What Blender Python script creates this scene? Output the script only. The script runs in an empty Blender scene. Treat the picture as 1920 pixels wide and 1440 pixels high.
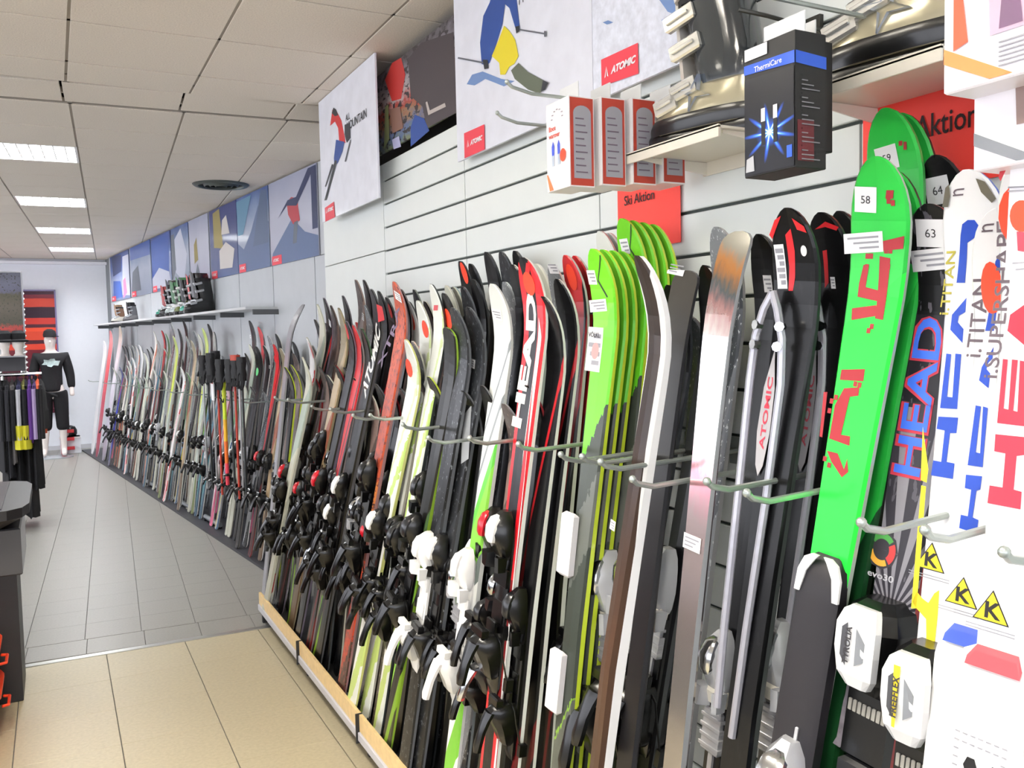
import bpy, bmesh, math, random
from mathutils import Vector, Matrix
random.seed(7)
sc = bpy.context.scene
COL = sc.collection
# ------------------------------------------------------------------ camera
F = 1640.0; CX, CY = 960.0, 720.0
dY = Vector((100-CX, -(641-CY), -F)).normalized()
hz = Vector((1, .022, 0))
dZ = hz.cross(dY).normalized(); dX = dY.cross(dZ)
ROT = Matrix((dX, dY, dZ))            # world = ROT @ camera
CAM = Vector((0, 0, 1.58))
cd = bpy.data.cameras.new('camera'); cam = bpy.data.objects.new('camera', cd)
COL.objects.link(cam); sc.camera = cam
cam.matrix_world = Matrix.Translation(CAM) @ ROT.to_4x4()
cd.sensor_fit = 'HORIZONTAL'; cd.sensor_width = 36; cd.lens = 36*F/1920; cd.clip_start = .02
sc.view_settings.view_transform = 'Standard'; sc.view_settings.look = 'None'
sc.view_settings.gamma = 1; sc.view_settings.exposure = 0.4
sc.view_settings.use_curve_mapping = False
w = bpy.data.worlds.new('world'); sc.world = w; w.use_nodes = True
w.node_tree.nodes['Background'].inputs[0].default_value = (.9, .92, 1, 1)
w.node_tree.nodes['Background'].inputs[1].default_value = 2.9
FA = math.radians(-3.0)               # the aisle beyond the threshold is turned by 3 degrees
FO = Vector((.35, 4.80, 0))
LAMPS_FAR = [(0.02, 6.22, 9), (.14, 8.42, 9), (.27, 10.62, 10), (.385, 12.98, 12), (-2.9, 6.4, 10), (-2.8, 9.6, 10), (-2.6, 12.6, 12)]
LAMPS_NEAR = [(-.42, 2.44, 11), (-.42, 1.36, 9), (-.42, .28, 18), (-.42, -1.9, 7), (-2.6, 2.44, 11), (-2.6, -.8, 9)]  # second entry: unseen lamp added to brighten the right part of the wall
CT = .543
def _snap():
    RXv = Vector((math.cos(FA), math.sin(FA))); RYv = Vector((-math.sin(FA), math.cos(FA)))
    out = []
    for x, y, e in LAMPS_FAR:
        d = Vector((x-FO.x, y-FO.y)); a, b = d.dot(RXv), d.dot(RYv)
        i = round((a+.23)/CT+.5); j = round((b-.21)/CT-.5)
        q = RXv*(-.23+CT*(i-.5))+RYv*(.21+CT*(j+.5)); out.append((q.x+FO.x, q.y+FO.y, e))
    near = []
    for x, y, e in LAMPS_NEAR:
        i = round((x-.65)/CT+.5); k = round((y-3.73)/CT-.5); near.append((.65+CT*(i-.5), 3.73+CT*(k+.5), e))
    return out, near
LAMPS_FAR, LAMPS_NEAR = _snap()
def area(loc, e, col, rz=0, size=.46):
    l = bpy.data.lights.new('lamp_light', 'AREA'); l.shape = 'SQUARE'; l.size = size; l.energy = e; l.color = col
    o = bpy.data.objects.new('lamp_light', l); o.location = loc; o.rotation_euler = (0, 0, rz); return o

# ------------------------------------------------------------------ pixel rays (laying out on real planes)
def ray(x, y): return ROT @ Vector((x-CX, -(y-CY), -F))
def onZ(x, y, z): d = ray(x, y); return CAM + d*((z-CAM.z)/d.z)
def onX(x, y, X0): d = ray(x, y); return CAM + d*(X0/d.x)
def onY(x, y, Y0): d = ray(x, y); return CAM + d*(Y0/d.y)
def onP(x, y, p, n):
    d = ray(x, y); return CAM + d*(n.dot(p-CAM)/n.dot(d))
FN = Vector((-1, -.112, 0)).normalized(); FT = Vector((-.112, 1, 0)).normalized(); FP = Vector((1.56, 6.9, 0))
def onFar(x, y, d): return onP(x, y, FP+FN*d, FN)
def FW(t, d, z):                       # a point by run along the far wall, distance off it and height
    v = FP + FT*t + FN*d; return Vector((v.x, v.y, z))

# ------------------------------------------------------------------ materials
def lin(c):
    return tuple(((v/255)/12.92 if v/255 <= .04045 else ((v/255+.055)/1.055)**2.4) for v in c)
MC = {}
def M(name, c=(200, 200, 200), rough=.5, metal=0, coat=0, noise=0, nscale=60, bump=0, trans=0, emit=0):
    if name in MC: return MC[name]
    m = bpy.data.materials.new(name); m.use_nodes = True; MC[name] = m
    nt = m.node_tree; b = nt.nodes['Principled BSDF']
    col = lin(c) + (1,)
    b.inputs['Base Color'].default_value = col
    b.inputs['Roughness'].default_value = rough; b.inputs['Metallic'].default_value = metal
    b.inputs['Coat Weight'].default_value = coat; b.inputs['Coat Roughness'].default_value = .12
    b.inputs['Transmission Weight'].default_value = trans
    if emit:
        b.inputs['Emission Color'].default_value = col; b.inputs['Emission Strength'].default_value = emit
    if noise or bump:
        tc = nt.nodes.new('ShaderNodeTexCoord'); n = nt.nodes.new('ShaderNodeTexNoise')
        n.inputs['Scale'].default_value = nscale; n.inputs['Detail'].default_value = 5
        nt.links.new(tc.outputs['Object'], n.inputs['Vector'])
        if noise:
            r = nt.nodes.new('ShaderNodeValToRGB'); e = r.color_ramp.elements
            e[0].position = .3; e[1].position = .7
            e[0].color = tuple(v*(1-noise) for v in col[:3])+(1,)
            e[1].color = tuple(min(1, v*(1+noise)) for v in col[:3])+(1,)
            nt.links.new(n.outputs['Fac'], r.inputs[0]); nt.links.new(r.outputs[0], b.inputs['Base Color'])
        if bump:
            bp = nt.nodes.new('ShaderNodeBump'); bp.inputs['Strength'].default_value = bump; bp.inputs['Distance'].default_value = .004
            nt.links.new(n.outputs['Fac'], bp.inputs['Height']); nt.links.new(bp.outputs[0], b.inputs['Normal'])
    return m
def uvmat(name, bands, skew=0, amp=0, nscale=8, edge=None, ew=.12, mid=None, mw=.12, blot=None, bthr=.6, bscale=25, rough=.3, metal=0, coat=.12, blend='CONSTANT', ns=(1, 6), rep=0, rays=None, axis='v'):
    """print of a ski topsheet or a poster: bands along the length, stripes across, blotches"""
    if name in MC: return MC[name]
    m = bpy.data.materials.new(name); m.use_nodes = True; MC[name] = m
    nt = m.node_tree; N = nt.nodes; L = nt.links; b = N['Principled BSDF']
    uv = N.new('ShaderNodeUVMap'); uv.uv_map = 'UVMap'; sp = N.new('ShaderNodeSeparateXYZ'); L.new(uv.outputs[0], sp.inputs[0])
    def math_(op, a, c, d=None):
        k = N.new('ShaderNodeMath'); k.operation = op
        for i, v in enumerate((a, c, d)):
            if v is None: continue
            if isinstance(v, (int, float)): k.inputs[i].default_value = v
            else: L.new(v, k.inputs[i])
        return k.outputs[0]
    U, V = sp.outputs['X'], sp.outputs['Y']
    if axis == 'u': U, V = V, U
    mp = N.new('ShaderNodeMapping'); mp.inputs['Scale'].default_value = (ns[0], ns[1], 1); L.new(uv.outputs[0], mp.inputs[0])
    nz = N.new('ShaderNodeTexNoise'); nz.inputs['Scale'].default_value = nscale; nz.inputs['Detail'].default_value = 4; L.new(mp.outputs[0], nz.inputs['Vector'])
    v = math_('MULTIPLY_ADD', U, skew, V)
    if amp: v = math_('MULTIPLY_ADD', math_('SUBTRACT', nz.outputs['Fac'], .5), amp, v)
    if rep: v = math_('FRACT', math_('MULTIPLY', v, rep), 0)
    r = N.new('ShaderNodeValToRGB'); cr = r.color_ramp; cr.interpolation = blend
    bands = list(bands)
    cr.elements[0].position = bands[0][0]; cr.elements[0].color = lin(bands[0][1])+(1,)
    if len(bands) > 1:
        cr.elements[1].position = bands[1][0]; cr.elements[1].color = lin(bands[1][1])+(1,)
    else: cr.elements[1].position = 1; cr.elements[1].color = lin(bands[0][1])+(1,)
    for p, c in bands[2:]:
        e = cr.elements.new(p); e.color = lin(c)+(1,)
    L.new(v, r.inputs[0]); out = r.outputs[0]
    def mix(fac, c):
        nonlocal out
        k = N.new('ShaderNodeMix'); k.data_type = 'RGBA'; L.new(fac, k.inputs[0]); L.new(out, k.inputs[6])
        k.inputs[7].default_value = lin(c)+(1,); out = k.outputs[2]
    if blot:
        n2 = N.new('ShaderNodeTexNoise'); n2.inputs['Scale'].default_value = bscale; n2.inputs['Detail'].default_value = 3; L.new(mp.outputs[0], n2.inputs['Vector'])
        mix(math_('GREATER_THAN', n2.outputs['Fac'], bthr), blot)
    if rays:
        a = math_('ARCTAN2', math_('SUBTRACT', U, .5), math_('MULTIPLY', math_('SUBTRACT', V, rays[0]), 20))
        s = math_('SINE', math_('MULTIPLY', a, rays[1]), 0)
        far_ = math_('LESS_THAN', math_('ABSOLUTE', math_('SUBTRACT', V, rays[0]), 0), .2)
        mix(math_('MULTIPLY', math_('GREATER_THAN', s, .1), far_), rays[2])
    d = math_('ABSOLUTE', math_('SUBTRACT', U, .5), 0)
    if mid: mix(math_('LESS_THAN', d, mw), mid)
    if edge: mix(math_('GREATER_THAN', d, .5-ew), edge)
    L.new(out, b.inputs['Base Color']); b.inputs['Roughness'].default_value = rough
    b.inputs['Metallic'].default_value = metal; b.inputs['Coat Weight'].default_value = coat; b.inputs['Coat Roughness'].default_value = .1
    if not metal: b.inputs['Specular IOR Level'].default_value = .3
    return m

# ------------------------------------------------------------------ mesh tools
class MB:
    def __init__(s): s.v = []; s.f = []; s.m = []; s.uv = None
    def add(s, vs, fs, mi=0):
        o = len(s.v); s.v += [tuple(v) for v in vs]
        for f in fs: s.f.append([i+o for i in f]); s.m.append(mi)
    def box(s, a, b, mi=0, mat=None, bev=0):
        x0, y0, z0 = a; x1, y1, z1 = b
        vs = [(x0, y0, z0), (x1, y0, z0), (x1, y1, z0), (x0, y1, z0), (x0, y0, z1), (x1, y0, z1), (x1, y1, z1), (x0, y1, z1)]
        fs = [(0, 3, 2, 1), (4, 5, 6, 7), (0, 1, 5, 4), (1, 2, 6, 5), (2, 3, 7, 6), (3, 0, 4, 7)]
        if bev:
            vs = []; q = bev
            for z, i in ((z0, q), (z0+q, 0), (z1-q, 0), (z1, q)):
                vs += [(x0+i, y0+i, z), (x1-i, y0+i, z), (x1-i, y1-i, z), (x0+i, y1-i, z)]
            fs = [(3, 2, 1, 0), (12, 13, 14, 15)]
            for k in range(3):
                for j in range(4):
                    a0 = k*4+j; a1 = k*4+(j+1) % 4; fs.append((a0, a1, a1+4, a0+4))
        if mat: vs = [mat @ Vector(v) for v in vs]
        s.add(vs, fs, mi); return s
    def loft(s, rings, mi=0, cap=True, closed=True):
        n = len(rings[0]); vs = [p for r in rings for p in r]; fs = []
        for k in range(len(rings)-1):
            for j in range(n if closed else n-1):
                a = k*n+j; b = k*n+(j+1) % n; fs.append((a, b, b+n, a+n))
        if cap and closed:
            fs.append(tuple(range(n-1, -1, -1))); fs.append(tuple(range((len(rings)-1)*n, len(rings)*n)))
        s.add(vs, fs, mi); return s
    def tube(s, pts, r, n=8, mi=0, r2=None):
        pts = [Vector(p) for p in pts]; rings = []
        for i, p in enumerate(pts):
            d = (pts[min(i+1, len(pts)-1)]-pts[max(i-1, 0)]).normalized()
            u = d.orthogonal() if i == 0 else (u - d*u.dot(d))
            u.normalize(); q = d.cross(u)
            rr = r if r2 is None else r+(r2-r)*i/(len(pts)-1)
            rings.append([p+(u*math.cos(a)+q*math.sin(a))*rr for a in [2*math.pi*k/n for k in range(n)]])
        return s.loft(rings, mi)
    def ball(s, c, r, n=10, k=6, mi=0, sx=1, sy=1, sz=1):
        rings = []
        for i in range(k+1):
            a = -math.pi/2+math.pi*i/k; rr = max(.02, math.cos(a))*r
            rings.append([(c[0]+sx*rr*math.cos(2*math.pi*j/n), c[1]+sy*rr*math.sin(2*math.pi*j/n), c[2]+sz*r*math.sin(a)) for j in range(n)])
        return s.loft(rings, mi)
    def mesh(s, name, mats, smooth=False):
        me = bpy.data.meshes.new(name); me.from_pydata(s.v, [], s.f)
        for m in mats: me.materials.append(m)
        me.polygons.foreach_set('material_index', s.m)
        if smooth:
            me.polygons.foreach_set('use_smooth', [True]*len(s.f))
            try: me.set_sharp_from_angle(angle=math.radians(38))
            except Exception: pass
        me.update(); return me
    def build(s, name, mats, parent=None, smooth=False):
        if not isinstance(mats, (list, tuple)): mats = [mats]
        return obj(name, s.mesh(name, mats, smooth), parent)
def obj(name, me, parent=None, loc=None):
    o = bpy.data.objects.new(name, me); COL.objects.link(o)
    if parent: o.parent = parent
    if loc is not None: o.location = loc
    return o
def tag(o, label, cat, group=None):
    o['label'] = label; o['category'] = cat
    if group: o['group'] = group
    return o
def thing(name, label, cat, loc=(0, 0, 0), rz=0, group=None):
    o = bpy.data.objects.new(name, None); COL.objects.link(o); o.location = loc; o.rotation_euler = (0, 0, rz)
    o.empty_display_size = .05
    return tag(o, label, cat, group)
def struct(o): o['kind'] = 'structure'; return o
def rr(cx, cy, hx, hy, z, n=12, p=.55):
    """rounded rectangle ring (superellipse) in xy at height z"""
    out = []
    for k in range(n):
        a = 2*math.pi*(k+.5)/n; c, s_ = math.cos(a), math.sin(a)
        out.append((cx+hx*math.copysign(abs(c)**p, c), cy+hy*math.copysign(abs(s_)**p, s_), z))
    return out
def flat(pts, name, mat, parent=None, thick=0, nrm=Vector((-1, 0, 0))):
    """thin printed or cut piece through the given points"""
    pts = [Vector(p) for p in pts]; n = len(pts); mb = MB()
    if thick:
        back = [p-nrm*thick for p in pts]
        mb.add(pts+back, [tuple(range(n)), tuple(range(2*n-1, n-1, -1))]+[(i, i+n, (i+1) % n+n, (i+1) % n) for i in range(n)])
    else: mb.add(pts, [tuple(range(n))])
    me = mb.mesh(name, [mat] if not isinstance(mat, list) else mat)
    if n == 4:
        uv = me.uv_layers.new(name='UVMap'); cs = [(0, 0), (1, 0), (1, 1), (0, 1)]
        for l in me.loops: uv.data[l.index].uv = cs[l.vertex_index % 4]
    return obj(name, me, parent)
TX = {}
def text(body, cap, adv=1, bold=0, shear=0):
    """lettering outlines: list of verts (advance, up) and faces"""
    k = (body, cap, adv, bold, shear)
    if k in TX: return TX[k]
    cu = bpy.data.curves.new('t', 'FONT'); cu.body = body; cu.size = 1; cu.offset = bold; cu.shear = shear; cu.resolution_u = 3
    o = bpy.data.objects.new('t', cu); COL.objects.link(o)
    dg = bpy.context.evaluated_depsgraph_get(); me = bpy.data.meshes.new_from_object(o.evaluated_get(dg))
    s_ = cap/.69
    vs = [(v.co.x*s_*adv, v.co.y*s_) for v in me.vertices]; fs = [tuple(p.vertices) for p in me.polygons]
    bpy.data.objects.remove(o); bpy.data.meshes.remove(me); bpy.data.curves.remove(cu)
    TX[k] = (vs, fs); return TX[k]
def letter(body, origin, right, up, cap, mat, parent=None, adv=1, bold=0, shear=0, center=False, name='lettering'):
    vs, fs = text(body, cap, adv, bold, shear); right = Vector(right).normalized(); up = Vector(up).normalized(); o = Vector(origin)
    if center and vs:
        mx = max(v[0] for v in vs)/2; o = o-right*mx-up*cap/2
    mb = MB(); mb.add([o+right*a+up*b for a, b in vs], fs); return mb.build(name, mat, parent)

white_pl = M('white_plastic', (238, 238, 236), .35, coat=.3)
black_pl = M('black_plastic', (7, 7, 8), .28, coat=.25)
dgrey_pl = M('dark_grey_plastic', (24, 25, 28), .3, coat=.3)
chrome = M('chrome', (205, 208, 210), .16, 1)
silver_pl = M('silver_plastic', (190, 192, 196), .22, .25, .4)
red_pl = M('red_plastic', (200, 22, 38), .3, coat=.4)
paper = M('paper', (238, 238, 240), .6)
ink = M('ink', (50, 48, 52), .6)
dot_red = M('orange_dot', (255, 72, 40), .5)
dot_grn = M('green_dot', (120, 235, 150), .5)
logo_red = M('logo_red', (226, 62, 78), .5)
logo_white = M('logo_white', (245, 240, 242), .5)
steel = M('zinc_steel', (176, 184, 180), .3, .6)

# ================================================================== SETTING
RX = Vector((math.cos(FA), math.sin(FA), 0)); RY = Vector((-math.sin(FA), math.cos(FA), 0))
def FF(a, b, z=0): v = FO+RX*a+RY*b; return Vector((v.x, v.y, z))
grout = M('grout', (112, 110, 106), .9)
grey_tile = M('grey_floor_tile', (150, 148, 141), .36, noise=.07, nscale=90)
beige_tile = M('beige_floor_tile', (186, 175, 146), .4, noise=.08, nscale=70)
mb = MB(); mb.box((-5, -4, -.12), (3.2, 15.6, -.006)); floor = struct(mb.build('floor', grout))
def slab_mesh(name, sx, sy, t, mat, g=.0, bev=.0008):
    mb = MB(); mb.box((0, 0, -t), (sx, sy, 0), bev=0)
    vs = [(0, 0, -t), (sx, 0, -t), (sx, sy, -t), (0, sy, -t), (0, 0, -bev), (sx, 0, -bev), (sx, sy, -bev), (0, sy, -bev),
          (bev, bev, 0), (sx-bev, bev, 0), (sx-bev, sy-bev, 0), (bev, sy-bev, 0)]
    fs = [(8, 9, 10, 11)]+[(j, (j+1) % 4, 4+(j+1) % 4, 4+j) for j in range(4)]+[(4+j, 4+(j+1) % 4, 8+(j+1) % 4, 8+j) for j in range(4)]
    m2 = MB(); m2.add(vs, fs); return m2.mesh(name, [mat])
# beige tiles in the near zone (parallel to the near wall)
BT = .373; tm = slab_mesh('tile', BT-.004, BT-.001, .006, beige_tile)
for i in range(-7, 4):
    for j in range(0, 10):
        x0 = .165+BT*i; y0 = 4.80-BT*(j+1)
        if x0 < -1.7 or y0 < 1.0: continue
        obj('tile', tm, floor, (x0, y0, 0))
# grey tiles beyond the threshold
GT = .2775; gm = slab_mesh('tile', GT-.003, GT-.0008, .005, grey_tile); cnt = 0
gh = slab_mesh('tile', GT-.003, .24, .005, grey_tile)
far_mb = MB()
for i in range(-11, 3):
    o = obj('tile', gh, floor, FF(GT*i-.03+.03, .045)); o.rotation_euler.z = FA
    for j in range(0, 36):
        p = FF(GT*i-.013, .29+GT*j)
        if j < 15:
            o = obj('tile', gm, floor, p); o.rotation_euler.z = FA
        else:
            far_mb.box((0, 0, -.005), (GT-.003, GT-.001, 0), mat=Matrix.Translation(p) @ Matrix.Rotation(FA, 4, 'Z'))
o = far_mb.build('tile_field', grey_tile, floor); o['kind'] = 'stuff'
mb = MB(); mb.box((-3.4, -.022, -.004), (1.3, .022, .004), mat=Matrix.Translation(FF(0, 0.01)) @ Matrix.Rotation(FA*.5, 4, 'Z'), bev=.002)
o = mb.build('threshold_strip', M('brushed_steel', (196, 196, 192), .3, .85), floor)

# ceiling: tiles hung in a grid
CZ = 2.78
ctile = M('ceiling_tile', (228, 219, 207), .9, noise=.09, nscale=160, bump=.25)
mb = MB(); mb.box((-5, -4, CZ+.17), (3.2, 15.6, CZ+.25))
for x in range(1): pass
ceil = struct(mb.build('ceiling', M('ceiling_void', (95, 92, 88), .9)))
grid_m = M('ceiling_grid', (168, 160, 150), .7)
CT = .543; cm = slab_mesh('ceiling_tile', CT-.012, CT-.012, .014, ctile, bev=.001)
def flipm(me):
    m2 = me.copy()
    for v in m2.vertices: v.co.z = -v.co.z
    m2.flip_normals(); return m2
cmf = flipm(cm); cmf.name = 'ceiling_tile'
lampcells = set()
def inlamp(c, lst, s=.2):
    return any(abs(c.x-a[0]) < s and abs(c.y-a[1]) < s for a in lst)
ys = [3.73-CT*k for k in range(14)]+[4.27, ]
strip = MB()
for i in range(-8, 4):
    x0 = .65+CT*(i-1)
    for k in range(-13, 2):
        y0 = 3.73+CT*k
        if y0+CT > 4.66: continue
        c = Vector((x0+CT/2, y0+CT/2, 0))
        if inlamp(c, LAMPS_NEAR): continue
        if y0 > 1.5 and x0 > -1.8: obj('ceiling_tile', cmf, ceil, (x0+.006, y0+.006, CZ))
        else: strip.box((x0+.006, y0+.006, CZ), (x0+CT-.006, y0+CT-.006, CZ+.014))
nar = slab_mesh('ceiling_tile', CT-.012, .345, .014, ctile, bev=.001); narf = flipm(nar)
n2 = slab_mesh('ceiling_tile', CT-.012, .31, .014, ctile, bev=.001); n2f = flipm(n2)
for i in range(-6, 4):
    obj('ceiling_tile', n2f, ceil, (.65+CT*(i-1)+.006, 4.28, CZ))
    o = obj('ceiling_tile', narf, ceil, FF(-.26+CT*(i-1)+.01, -.19, CZ)); o.rotation_euler.z = FA
for i in range(-8, 4):
    for j in range(0, 20):
        p = FF(-.23+CT*(i-1), .21+CT*j, CZ); c = FF(-.23+CT*(i-.5), .21+CT*(j+.5))
        if inlamp(c, LAMPS_FAR): continue
        if i > -5:
            o = obj('ceiling_tile', cmf, ceil, p+Vector((.006, .006, 0))); o.rotation_euler.z = FA
        else: strip.box((.006, .006, 0), (CT-.006, CT-.006, .014), mat=Matrix.Translation(p) @ Matrix.Rotation(FA, 4, 'Z'))
o = strip.build('ceiling_tile_field', ctile, ceil); o['kind'] = 'stuff'
mb = MB(); mb.box((-5, -4, CZ+.013), (3.2, 15.6, CZ+.018))
# carrier sheet above tiles with openings is not needed: grid bars close the joints
gb = MB()
for i in range(-9, 5): gb.box((.65+CT*(i-1)-.011, -3.9, CZ+.004), (.65+CT*(i-1)+.011, 4.62, CZ+.03))
for k in range(-13, 3): gb.box((-4.6, 3.73+CT*k-.011, CZ+.004), (2.1, 3.73+CT*k+.011, CZ+.03))
for i in range(-9, 5): gb.box((-.011, 0, CZ+.004), (.011, 11, CZ+.03), mat=Matrix.Translation(FF(-.23+CT*(i-1), -.2)) @ Matrix.Rotation(FA, 4, 'Z'))
for j in range(-1, 21): gb.box((-4.5, -.011, CZ+.004), (2.4, .011, CZ+.03), mat=Matrix.Translation(FF(0, .21+CT*j)) @ Matrix.Rotation(FA, 4, 'Z'))
gb.build('ceiling_grid', grid_m, ceil)

# walls
WX = 1.35
wall_w = M('wall_white', (236, 238, 244), .7, noise=.01, nscale=20)
mb = MB(); mb.box((-5, 14.4, 0), (2.2, 14.6, 3.0)); struct(mb.build('wall_end', wall_w))
mb = MB(); mb.box((-5.1, -4, 0), (-5, 15.6, .5)); mb.box((-5.1, -4, 2.6), (-5, 15.6, 3.0)); struct(mb.build('wall_left', wall_w))
mb = MB(); mb.box((-5.1, -4.1, 0), (3.2, -4, .3)); mb.box((-5.1, -4.1, 2.6), (3.2, -4, 3.0)); struct(mb.build('wall_back', wall_w))
for n_, (y0, y1) in enumerate(((-4, .8), (.8, 5.6), (5.6, 10.4), (10.4, 15.5))):
    mb = MB(); mb.box((-5.08, y0, .5), (-5.02, y0+.06, 2.6)); mb.box((-5.08, y1-.06, .5), (-5.02, y1, 2.6)); mb.box((-5.08, y0+.06, 1.9), (-5.02, y1-.06, 1.94)); struct(mb.build('window_%d' % (n_+1), M('window_frame', (80, 82, 86), .5)))  # made-up windows: openings added so world light reaches ceiling and walls
for n_, (x0, x1) in enumerate(((-5, -2.3), (-2.3, .4), (.4, 3.2))):
    mb = MB(); mb.box((x0, -4.08, .3), (x0+.06, -4.02, 2.6)); mb.box((x1-.06, -4.08, .3), (x1, -4.02, 2.6)); struct(mb.build('window_%d' % (n_+5), M('window_frame')))  # added openings behind the camera, also there to admit world light
mb = MB(); mb.box((WX+.10, -4, 0), (WX+.2, 4.80, 3.0)); wall_near = struct(mb.build('wall_right', M('wall_dark_gap', (70, 68, 66), .8)))
mb = MB(); mb.box((-5, 14.37, 0), (.72, 14.4, .06)); struct(mb.build('baseboard_end', M('base_grey', (200, 200, 205), .5)))
mb = MB(); mb.box((-5, 14.30, 2.70), (.84, 14.4, 2.74)); struct(mb.build('trim_1', M('trim_white', (240, 240, 246), .5)))
# slats of the near wall
slat_m = M('slat_panel', (232, 237, 234), .42, noise=.01, nscale=10)
mod = [(-2.36+.88*k, -2.36+.88*(k+1)) for k in range(7)]      # ..., seams at 1.16, 2.04, 2.92, 3.80
SP = .1035
smesh = {}
def slat(y0, y1, z0, z1, name='slat'):
    mb = MB(); mb.box((0, .003, 0), (.022, y1-y0-.003, z1-z0), bev=.002)
    return obj(name, mb.mesh(name, [slat_m]), wall_near, (WX, y0, z0))
groove = M('groove_dark', (58, 66, 62), .6)
for y0, y1 in mod:
    top = 2.72 if y1 < 1.8 else 2.345
    z = 2.347-.184
    zs = [2.2675-SP*k for k in range(0, 21)]
    if top > 2.5: zs = [2.2675+SP*k for k in range(4, 0, -1)]+zs
    t = top
    for zz in zs:
        if y1 > -1: slat(y0, y1, zz+.004, t)
        t = zz-.004
mb = MB(); mb.box((WX+.010, -2.36, .12), (WX+.03, 3.80, 2.34)); mb.build('groove_backing', groove, wall_near)
for z0, z1 in ((.12, 1.0), (1.0, 1.958), (1.962, 2.345)): slat(3.80, 4.79, z0, z1, 'panel')
# far wall, turned by 6.4 degrees, made of panels with thin uprights
far_pan = M('far_panel', (196, 200, 204), .5, noise=.02, nscale=8)
FANG = math.atan2(FT.y, FT.x)-math.pi/2
def farbox(name, t0, t1, d0, d1, z0, z1, mat, parent=None, bev=.0):
    mb = MB()
    m = Matrix.Translation(FP) @ Matrix.Rotation(FANG, 4, 'Z')
    mb.box((-d1, t0, z0), (-d0, t1, z1), mat=m, bev=bev); return mb.build(name, mat, parent)
wall_far = struct(farbox('wall_right_far', -2.6, 7.9, -.15, -.02, 0, 3.0, M('upright_grey', (120, 124, 128), .6)))
tt = -2.4
seams = [-2.4, -1.5]+[-0.8+.88*k for k in range(0, 10)]
for a, b in zip(seams[:-1], seams[1:]):
    for z0, z1 in ((0.1, 1.15), (1.16, 2.135), (2.14, 2.77)):
        farbox('panel', a+.006, min(b, 7.8)-.006, -.02, 0, z0, z1, far_pan, wall_far)

# vent
v = thing('ceiling_vent', 'round dark metal air diffuser set in the ceiling', 'vent', (1.22, 7.18, CZ))
vm = M('vent_metal', (92, 98, 94), .4, .5); vd = M('vent_dark', (28, 30, 30), .6)
mb = MB(); R = [(.215, -.001), (.2, -.014), (.17, -.016), (.165, .0)]
mb.loft([[(r*math.cos(2*math.pi*k/32), r*math.sin(2*math.pi*k/32), z) for k in range(32)] for r, z in R], cap=False); mb.build('outer_ring', vm, v, True)
for r in (.135, .095, .055):
    mb = MB(); mb.loft([[(q*math.cos(2*math.pi*k/28), q*math.sin(2*math.pi*k/28), z) for k in range(28)] for q, z in ((r, -.002), (r-.012, -.02), (r-.016, -.018), (r-.006, 0))], cap=False); mb.build('cone_ring', vm, v, True)
mb = MB(); mb.loft([[(r*math.cos(2*math.pi*k/28), r*math.sin(2*math.pi*k/28), z) for k in range(28)] for r, z in ((.17, -.001), (.17, -.0005))]); mb.build('dark_throat', vd, v)

# lamps
lw = M('louvre_white', (238, 238, 236), .3, coat=.2)
def lamp(x, y, e, far, cat_label, colr):
    rz = FA if far else 0
    t = thing('ceiling_lamp', cat_label, 'lamp', (x, y, CZ), rz)
    h = CT/2-.004; mb = MB()
    for a, b in (((-h, -h, 0), (h, -h+.014, .09)), ((-h, h-.014, 0), (h, h, .09)), ((-h, -h+.014, 0), (-h+.014, h-.014, .09)), ((h-.014, -h+.014, 0), (h, h-.014, .09))): mb.box(a, b)
    mb.box((-h, -h, .09), (h, h, .1)); mb.build('housing', lw, t)
    for k in range(1, 8):
        q = -h+2*h*k/8; mb = MB(); mb.box((q-.004, -h+.014, .006), (q+.004, h-.014, .045)); mb.build('louvre_blade', lw, t)
    for k in (1, 2):
        q = -h+2*h*k/3; mb = MB(); mb.box((-h+.014, q-.006, .004), (h-.014, q+.006, .047)); mb.build('louvre_bar', lw, t)
    tm_ = M('tube_glow', (255, 250, 238), .5, emit=5)
    for k in (-1, 0, 1):
        mb = MB(); mb.tube([(-h+.03, k*.17, .07), (h-.03, k*.17, .07)], .012, 8); mb.build('lamp_tube', tm_, t)
    l = area((0, 0, .055), e, colr, 0, .49); l.data.shape = 'SQUARE'; COL.objects.link(l); l.parent = t
    return t
FL = ['square louvred ceiling lamp nearest the camera in the left row', 'second square louvred ceiling lamp along the aisle', 'third square louvred ceiling lamp along the aisle', 'farthest square louvred ceiling lamp by the end wall',
      'louvred ceiling lamp over the clothing area, nearest', 'louvred ceiling lamp over the clothing area, middle', 'louvred ceiling lamp over the clothing area, farthest']
for (x, y, e), l in zip(LAMPS_FAR, FL): lamp(x, y, e*4, True, l, (.93, .96, 1))
NL = ['louvred lamp above the front of the near ski rack', 'louvred lamp just in front of the camera overhead', 'louvred lamp straight above the camera', 'louvred lamp behind the camera', 'louvred lamp left of the aisle in the near zone', 'louvred lamp in the far left corner of the near zone']
for (x, y, e), l in zip(LAMPS_NEAR, NL): lamp(x, y, e*4.2, False, l, (1, .93, .82))

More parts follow.
